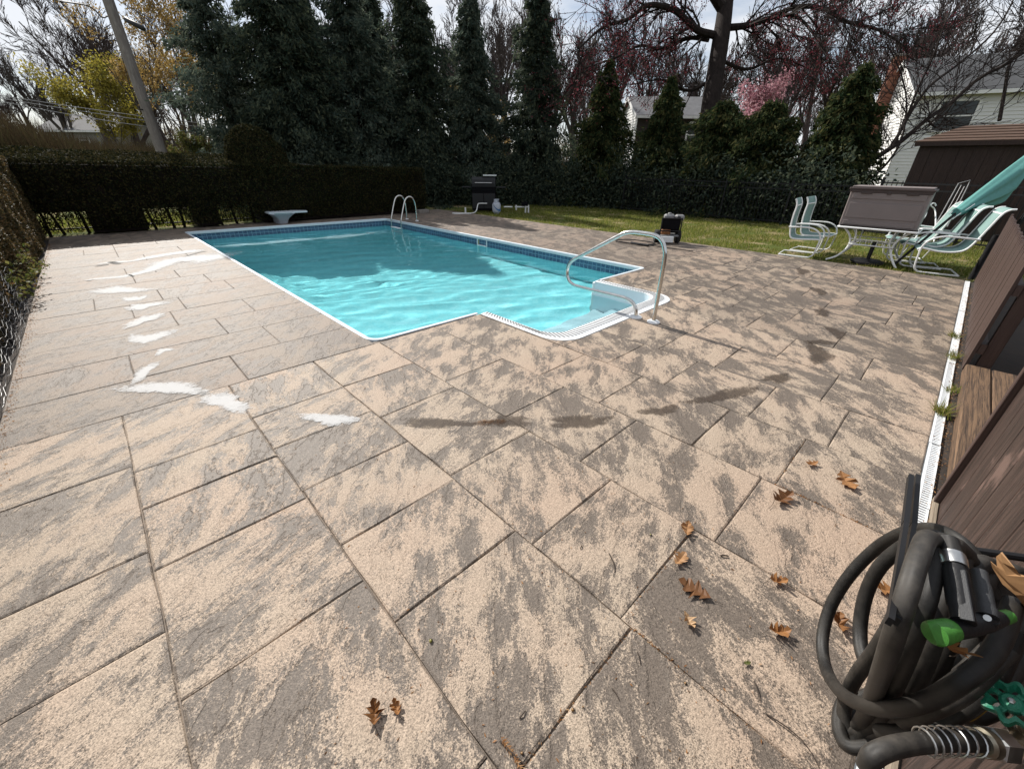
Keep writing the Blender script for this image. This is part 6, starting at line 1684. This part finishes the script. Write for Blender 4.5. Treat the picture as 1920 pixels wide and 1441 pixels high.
# brown brush behind the hedges on the left
r = np.random.default_rng(91); n = 30000
th = r.random(n); px_ = -40 + 400 * r.random(n); dp = r.uniform(17.5, 27, n)
base = np.array([tuple(at(a, 300, b)) for a, b in zip(px_, dp)]); base[:, 2] = 0
Hh = np.interp(px_, [-40, 60, 150, 220, 360], [4.4, 4.1, 3.0, 2.75, 2.6]) * r.uniform(.45, 1.05, n) * (dp / 24) ** .4
b0_ = base.copy(); b0_[:, 2] = Hh * r.uniform(.0, .7, n)
tipv = b0_ + np.c_[r.normal(0, .30, n), r.normal(0, .30, n), (Hh - b0_[:, 2]) * r.uniform(.5, 1, n) + .12]
a = r.uniform(0, PI, n); wv = np.c_[np.cos(a), np.sin(a), np.zeros(n)] * r.uniform(.010, .026, n)[:, None]
bs = quads('brush', np.stack([b0_ - wv, b0_ + wv, tipv], 1), 'brush_stem', kind='stuff'); bs['label'] = 'thick brown brush beyond the hedge on the left'
# far wooded rise closing the view
r = np.random.default_rng(92); n = 52000
an = r.uniform(-2.2, 1.4, n) + math.radians(46); ds = r.uniform(62, 125, n)
base = np.c_[np.sin(an) * ds, np.cos(an) * ds, np.zeros(n)]
base = np.c_[ds * np.cos(PI / 2 - an), ds * np.sin(PI / 2 - an), np.zeros(n)]
hh = (6.5 + 2.5 * np.sin(an * 9) + 1.5 * np.sin(an * 23)) * r.uniform(.15, 1.1, n)
b0_ = base.copy(); b0_[:, 2] = hh * r.uniform(0, .7, n)
tipv = b0_ + np.c_[r.normal(0, .8, n), r.normal(0, .8, n), r.uniform(.8, 3.2, n)]
a = r.uniform(0, PI, n); wv = np.c_[np.cos(a), np.sin(a), np.zeros(n)] * r.uniform(.03, .12, n)[:, None]
fw = quads('far_woods', np.stack([b0_ - wv, b0_ + wv, tipv], 1), 'brush_stem', kind='stuff'); fw['label'] = 'far grey-brown woods closing the horizon'

# bare spreading tree on the right, in front of the white house
bt = thing('bare_tree', 'leafless tree with a long leaning limb in front of the white house', 'tree', tuple(at(1600, 330, 12.6))[:2] + (0.0,))
limbs, tips = [], []
s0 = at(1596, 380, 12.6); s0.z = -0.03
D = 12.6
def plain_limb(pts, r0, r1, depth, sub, seed, Ls=(.9, 1.9), spread=.7, every=2, up=.4): px_limb(pts, r0, r1, depth, sub, seed, spread, Ls, 0, up, every)
plain_limb([(1590, 392, D), (1614, 320, D), (1650, 291, D), (1692, 263, D), (1738, 224, D), (1782, 194, D), (1832, 150, 12.4), (1880, 124, 12.2), (1930, 92, 12)], .085, .035, 2, 1, 1)
plain_limb([(1672, 277, D), (1705, 215, D), (1742, 163, 12.8), (1800, 118, 13), (1862, 62, 13.2), (1900, 0, 13.4), (1915, -60, 13.4)], .05, .018, 2, 1, 2)
plain_limb([(1700, 222, D), (1722, 165, 12.4), (1748, 110, 12.2), (1770, 50, 12), (1800, -30, 12)], .036, .014, 2, 1, 3)
plain_limb([(1640, 330, 12.3), (1668, 300, 12.2), (1690, 262, 12.2), (1700, 200, 12.2), (1690, 140, 12.2), (1662, 80, 12)], .036, .012, 2, 1, 4)
plain_limb([(1738, 224, D), (1760, 238, 12.8), (1790, 190, 13), (1840, 160, 13.2)], .03, .012, 2, 1, 5)
plain_limb([(1874, 226, 13), (1884, 170, 13), (1893, 120, 13), (1912, 96, 12.8), (1930, 80, 12.8)], .05, .03, 2, 1, 6)
plain_limb([(1610, 325, D), (1632, 240, 12.8), (1622, 170, 13), (1600, 100, 13.2), (1560, 30, 13.4)], .04, .012, 2, 1, 7)
limb_mesh(limbs, 9, 9).build('trunk', 'bark_dark', bt, smooth=True); limb_mesh(limbs, 0, 8, .007).build('crown', 'bark_dark', bt)

# ------------------------------------------------------------------ utility pole and wires
up_ = thing('utility_pole', 'grey wooden utility pole rising behind the back hedge', 'utility pole', (2.36, 20.0, 0))
MB().tube([(2.36, 20.0, -.05), (2.36, 20.0, 4.5), (2.36, 20.0, 9.0)], [.165, .15, .13], 18).build('shaft', 'pole_wood', up_, smooth=True)
MB().tube([(2.24, 19.9, 3.0), (2.20, 19.86, 3.0)], .02, 8).build('bolt', 'black_metal', up_)
def wire(pts, label, r_=0.012, mat='cable_black'):
    o = MB().tube(spline([tuple(p) for p in pts], 8), r_, 6).build('overhead_wire', mat, smooth=True); tag(o, label, 'wire'); return o
wire([at(60, -12, 12), at(110, 2, 13), at(160, 10, 14), at(178, 20, 14.6), at(192, 33, 15), at(203, 30, 15.2)], 'thick black cable sagging to the pole from the upper left', .022)
wire([at(212, 14, 15.2), at(235, 35, 15.2), at(270, 53, 15.2), at(330, 73, 15.4), at(430, 126, 16), at(520, 170, 16.6)], 'black cable running down right from the pole with a thick splice')
wire([at(205, -8, 15.2), at(280, 33, 15.2), at(430, 101, 15.6), at(530, 148, 16)], 'thin wire running down right from the pole above the spliced cable')
wire([at(330, -6, 15), at(440, 62, 15.4), at(560, 130, 16)], 'highest wire crossing the sky gap right of the pole', .009)
spl = thing('cable_splice', 'black splice case hanging on the cable right of the utility pole', 'splice case', tuple(at(252, 44, 15.2)))
MB().tube([at(233, 35, 15.2), at(236, 37, 15.2), at(269, 54, 15.2), at(272, 55, 15.2)], [.04, .085, .085, .04], 12).build('case', 'black_plastic', spl, smooth=True)
for a_, b_, c_, e_, l_ in ((176, 196, 213, 228, 'upper'), (181, 202, 220, 235, 'middle'), (186, 211, 231, 246, 'lowest')):
    wire([at(-20, a_, 24), at(110, b_, 23), at(230, c_, 22), at(330, e_ - 2, 22), at(470, e_ + 12, 22)], '%s of three pale wires crossing low behind the utility pole' % l_, .016, 'grey_wire')
rope = wire([at(535, 305, 13.4), at(590, 310, 13.2), at(700, 318, 13.0)], 'pale blue-grey cord stretched along the hedge top right of the rounded bush', .008, 'grey_wire')

# ------------------------------------------------------------------ houses and shed
def house(name, label, C, e, g, Lw, Wd, eave, ridge, roof, wall, windows, chimney=None, over=0.35, wall2=None):
    """C ground corner, e along the eave wall, g along the gable; both unit vectors"""
    C, e, g, up = Vector(C), Vector(e).normalized(), Vector(g).normalized(), Vector((0, 0, 1))
    t = thing(name, label, 'house', tuple(C))
    P = lambda a, b, z: C + e * a + g * b + up * z
    wl_ = bpy.data.objects.new('wall', None); 
    nrm_e = -g; nrm_g = -e
    # lap siding: each course leans out a little, joined per wall
    def lap(pa, pb, z0, z1, nrm, clipf=None):
        m = MB(); z = z0
        while z < z1 - 0.01:
            z2 = min(z + 0.14, z1)
            a0, b0_ = (clipf(z) if clipf else (0, 1)); a1, b1_ = (clipf(z2) if clipf else (0, 1))
            A = pa + (pb - pa) * a0; B = pa + (pb - pa) * b0_; A2 = pa + (pb - pa) * a1; B2 = pa + (pb - pa) * b1_
            m.add([A + up * z + nrm * .035, B + up * z + nrm * .035, B2 + up * z2 + nrm * .008, A2 + up * z2 + nrm * .008, A + up * z, B + up * z], [(0, 1, 2, 3), (4, 5, 1, 0)]); z = z2
        return m
    lap(P(0, 0, 0), P(Lw, 0, 0), 0, eave, nrm_e).build('eave_wall', wall2 or wall, t)
    def cg(z):
        k = 0 if z < eave else (z - eave) / (ridge - eave) * .5
        return (k, 1 - k)
    lap(P(0, 0, 0), P(0, Wd, 0), 0, ridge, nrm_g, cg).build('gable_wall', wall, t)
    m = MB(); m.add([P(.02, .02, 0), P(Lw, .02, 0), P(Lw, Wd, 0), P(.02, Wd, 0), P(.02, .02, eave), P(Lw, .02, eave), P(Lw, Wd, eave), P(.02, Wd, eave), P(.02, Wd / 2, ridge - .02), P(Lw, Wd / 2, ridge - .02)],
          [(0, 4, 8, 7, 3), (1, 2, 6, 9, 5), (0, 1, 5, 4), (3, 7, 6, 2), (4, 5, 9, 8), (6, 7, 8, 9)]); m.build('inner_wall', 'render_grey', t)
    o, th_ = over, .10; sl_ = (ridge - eave) / (Wd / 2)
    m = MB()
    for s_ in (0, 1):
        b0_, b1_ = (-o, Wd / 2) if s_ == 0 else (Wd + o, Wd / 2); za = eave - o * sl_
        q = [P(-o * .6, b0_, za), P(Lw + o, b0_, za), P(Lw + o, b1_, ridge), P(-o * .6, b1_, ridge)]
        m.add([v + up * .04 for v in q] + [v + up * (.04 + th_) for v in q], [(0, 1, 2, 3), (4, 7, 6, 5), (0, 4, 5, 1), (1, 5, 6, 2), (2, 6, 7, 3), (3, 7, 4, 0)])
    rf = m.build('roof', roof, t)
    m = MB()
    for b0_ in (-o, Wd + o): m.bar(P(-o * .62, b0_, eave - o * sl_ + .03), P(-o * .62, Wd / 2, ridge + .03), .03, .16)
    m.bar(P(-o * .6, -o - .02, eave - o * sl_ + .05), P(Lw + o, -o - .02, eave - o * sl_ + .05), .03, .14)
    m.build('fascia', 'trim_white', t)
    for (a, z, w_, h_) in windows:
        f = MB().bar(P(a, -.05, z + h_ / 2), P(a + w_, -.05, z + h_ / 2), .08, .08).bar(P(a, -.05, z - h_ / 2), P(a + w_, -.05, z - h_ / 2), .08, .08).bar(P(a, -.05, z - h_ / 2), P(a, -.05, z + h_ / 2), .08, .08, up=e).bar(P(a + w_, -.05, z - h_ / 2), P(a + w_, -.05, z + h_ / 2), .08, .08, up=e).bar(P(a, -.05, z), P(a + w_, -.05, z), .05, .05).build('window', 'trim_white', t)
        m = MB(); m.add([P(a, -.042, z - h_ / 2), P(a + w_, -.042, z - h_ / 2), P(a + w_, -.042, z + h_ / 2), P(a, -.042, z + h_ / 2)], [(0, 1, 2, 3)]); m.build('pane', 'window_glass', f).location -= world_loc(f) - world_loc(t) if False else Vector((0, 0, 0))
    if chimney:
        b0_, w_, dpt, top = chimney
        m = MB(); z = 0; k = 0
        while z < top - .01:
            h_ = min(.26, top - z); q = .012 if k % 2 else 0
            c_ = P(-dpt / 2 + .0, b0_, z + h_ / 2); ang = math.atan2(e.y, e.x)
            m.box(None, (dpt - q, w_ - q, h_ - .015), M4=Matrix.Translation(c_) @ Matrix.Rotation(ang, 4, 'Z')); z += h_; k += 1
        m.build('chimney', 'brick_red', t)
        MB().box(None, (dpt + .1, w_ + .1, .1), M4=Matrix.Translation(P(-dpt / 2, b0_, top + .05)) @ Matrix.Rotation(math.atan2(e.y, e.x), 4, 'Z')).build('chimney_cap', 'mortar', t)
    return t
c2 = at(1672, 300, 20.0)
house('white_house', 'white clapboard house with a brick chimney and dark roof beyond the shed', (c2.x, c2.y, 0), (.342, -.94, 0), (.94, .342, 0), 12, 8, 4.6, 6.35, 'roof_dark', 'siding_white', [(0.95, 3.65, 1.35, 1.2), (4.4, 3.65, 1.35, 1.2)], (5.0, 0.8, 0.5, 6.75))
c1 = at(1186, 300, 24)
house('grey_roofed_house', 'white house with a grey gambrel roof behind the evergreens', (c1.x, c1.y, 0), (.72, -.69, 0), (.69, .72, 0), 4.4, 4.4, 4.05, 5.05, 'roof_grey', 'siding_white', [(1.2, 3.1, .9, 1.2), (2.9, 3.1, .9, 1.2)], wall2='house_brown_shaded')  # eave wall carries its shade as a dark colour
c3 = at(98, 300, 38)
house('far_house', 'small far house with a low grey roof left of the yellow-green tree', (c3.x, c3.y, 0), (.72, -.69, 0), (.69, .72, 0), 6.5, 6.0, 3.9, 5.2, 'roof_grey', 'render_grey', [(1.2, 2.6, .9, 1.0), (3.4, 2.6, .9, 1.0)])

sx_, sy_ = 15.6, 1.43
shed = thing('garden_shed', 'dark brown board shed with a brown shingled roof behind the black fence', 'shed', (sx_, sy_, 0))
for k in range(20):
    MB().box((sx_, sy_ - .125 - k * .25, 1.07), (.03, .244, 2.14)).build('board', 'shed_brown', shed)
m = MB(); m.box((sx_ + 1.35, sy_ - 2.5, 1.05), (2.6, 4.96, 2.08)); m.build('inner_wall', 'shed_brown', shed)
RZ, RY = 2.50, sy_ - .62
for row in range(6):
    u0, u1 = row / 6, min(1, (row + 1.3) / 6); lift = .035
    x0, x1 = sx_ - .14 + 1.49 * u0, sx_ - .14 + 1.49 * u1; z0, z1 = 2.10 + (RZ - 2.1) * u0, 2.10 + (RZ - 2.1) * u1
    ya, yb = sy_ + .12 - .74 * u0, sy_ + .12 - .74 * u1
    MB().add([(x0, ya, z0 + lift), (x0, sy_ - 5.1, z0 + lift), (x1, sy_ - 5.1, z1 + .01), (x1, yb, z1 + .01), (x0, ya, z0), (x0, sy_ - 5.1, z0)], [(0, 3, 2, 1), (4, 0, 1, 5)]).build('shingle_course', 'shed_roof', shed)
MB().add([(sx_ - .14, sy_ + .12, 2.10), (sx_ + 1.35, RY, RZ), (sx_ + 2.84, sy_ + .12, 2.10)], [(0, 1, 2)]).build('hip_end', 'shed_roof', shed)
MB().add([(sx_ + 1.35, RY, RZ), (sx_ + 1.35, sy_ - 5.1, RZ), (sx_ + 2.84, sy_ - 5.1, 2.1), (sx_ + 2.84, sy_ + .12, 2.1)], [(0, 1, 2, 3)]).build('roof_back', 'shed_roof', shed)
MB().box((sx_ - .13, sy_ - 2.5, 2.07), (.03, 5.2, .09)).build('fascia', 'shed_brown', shed)
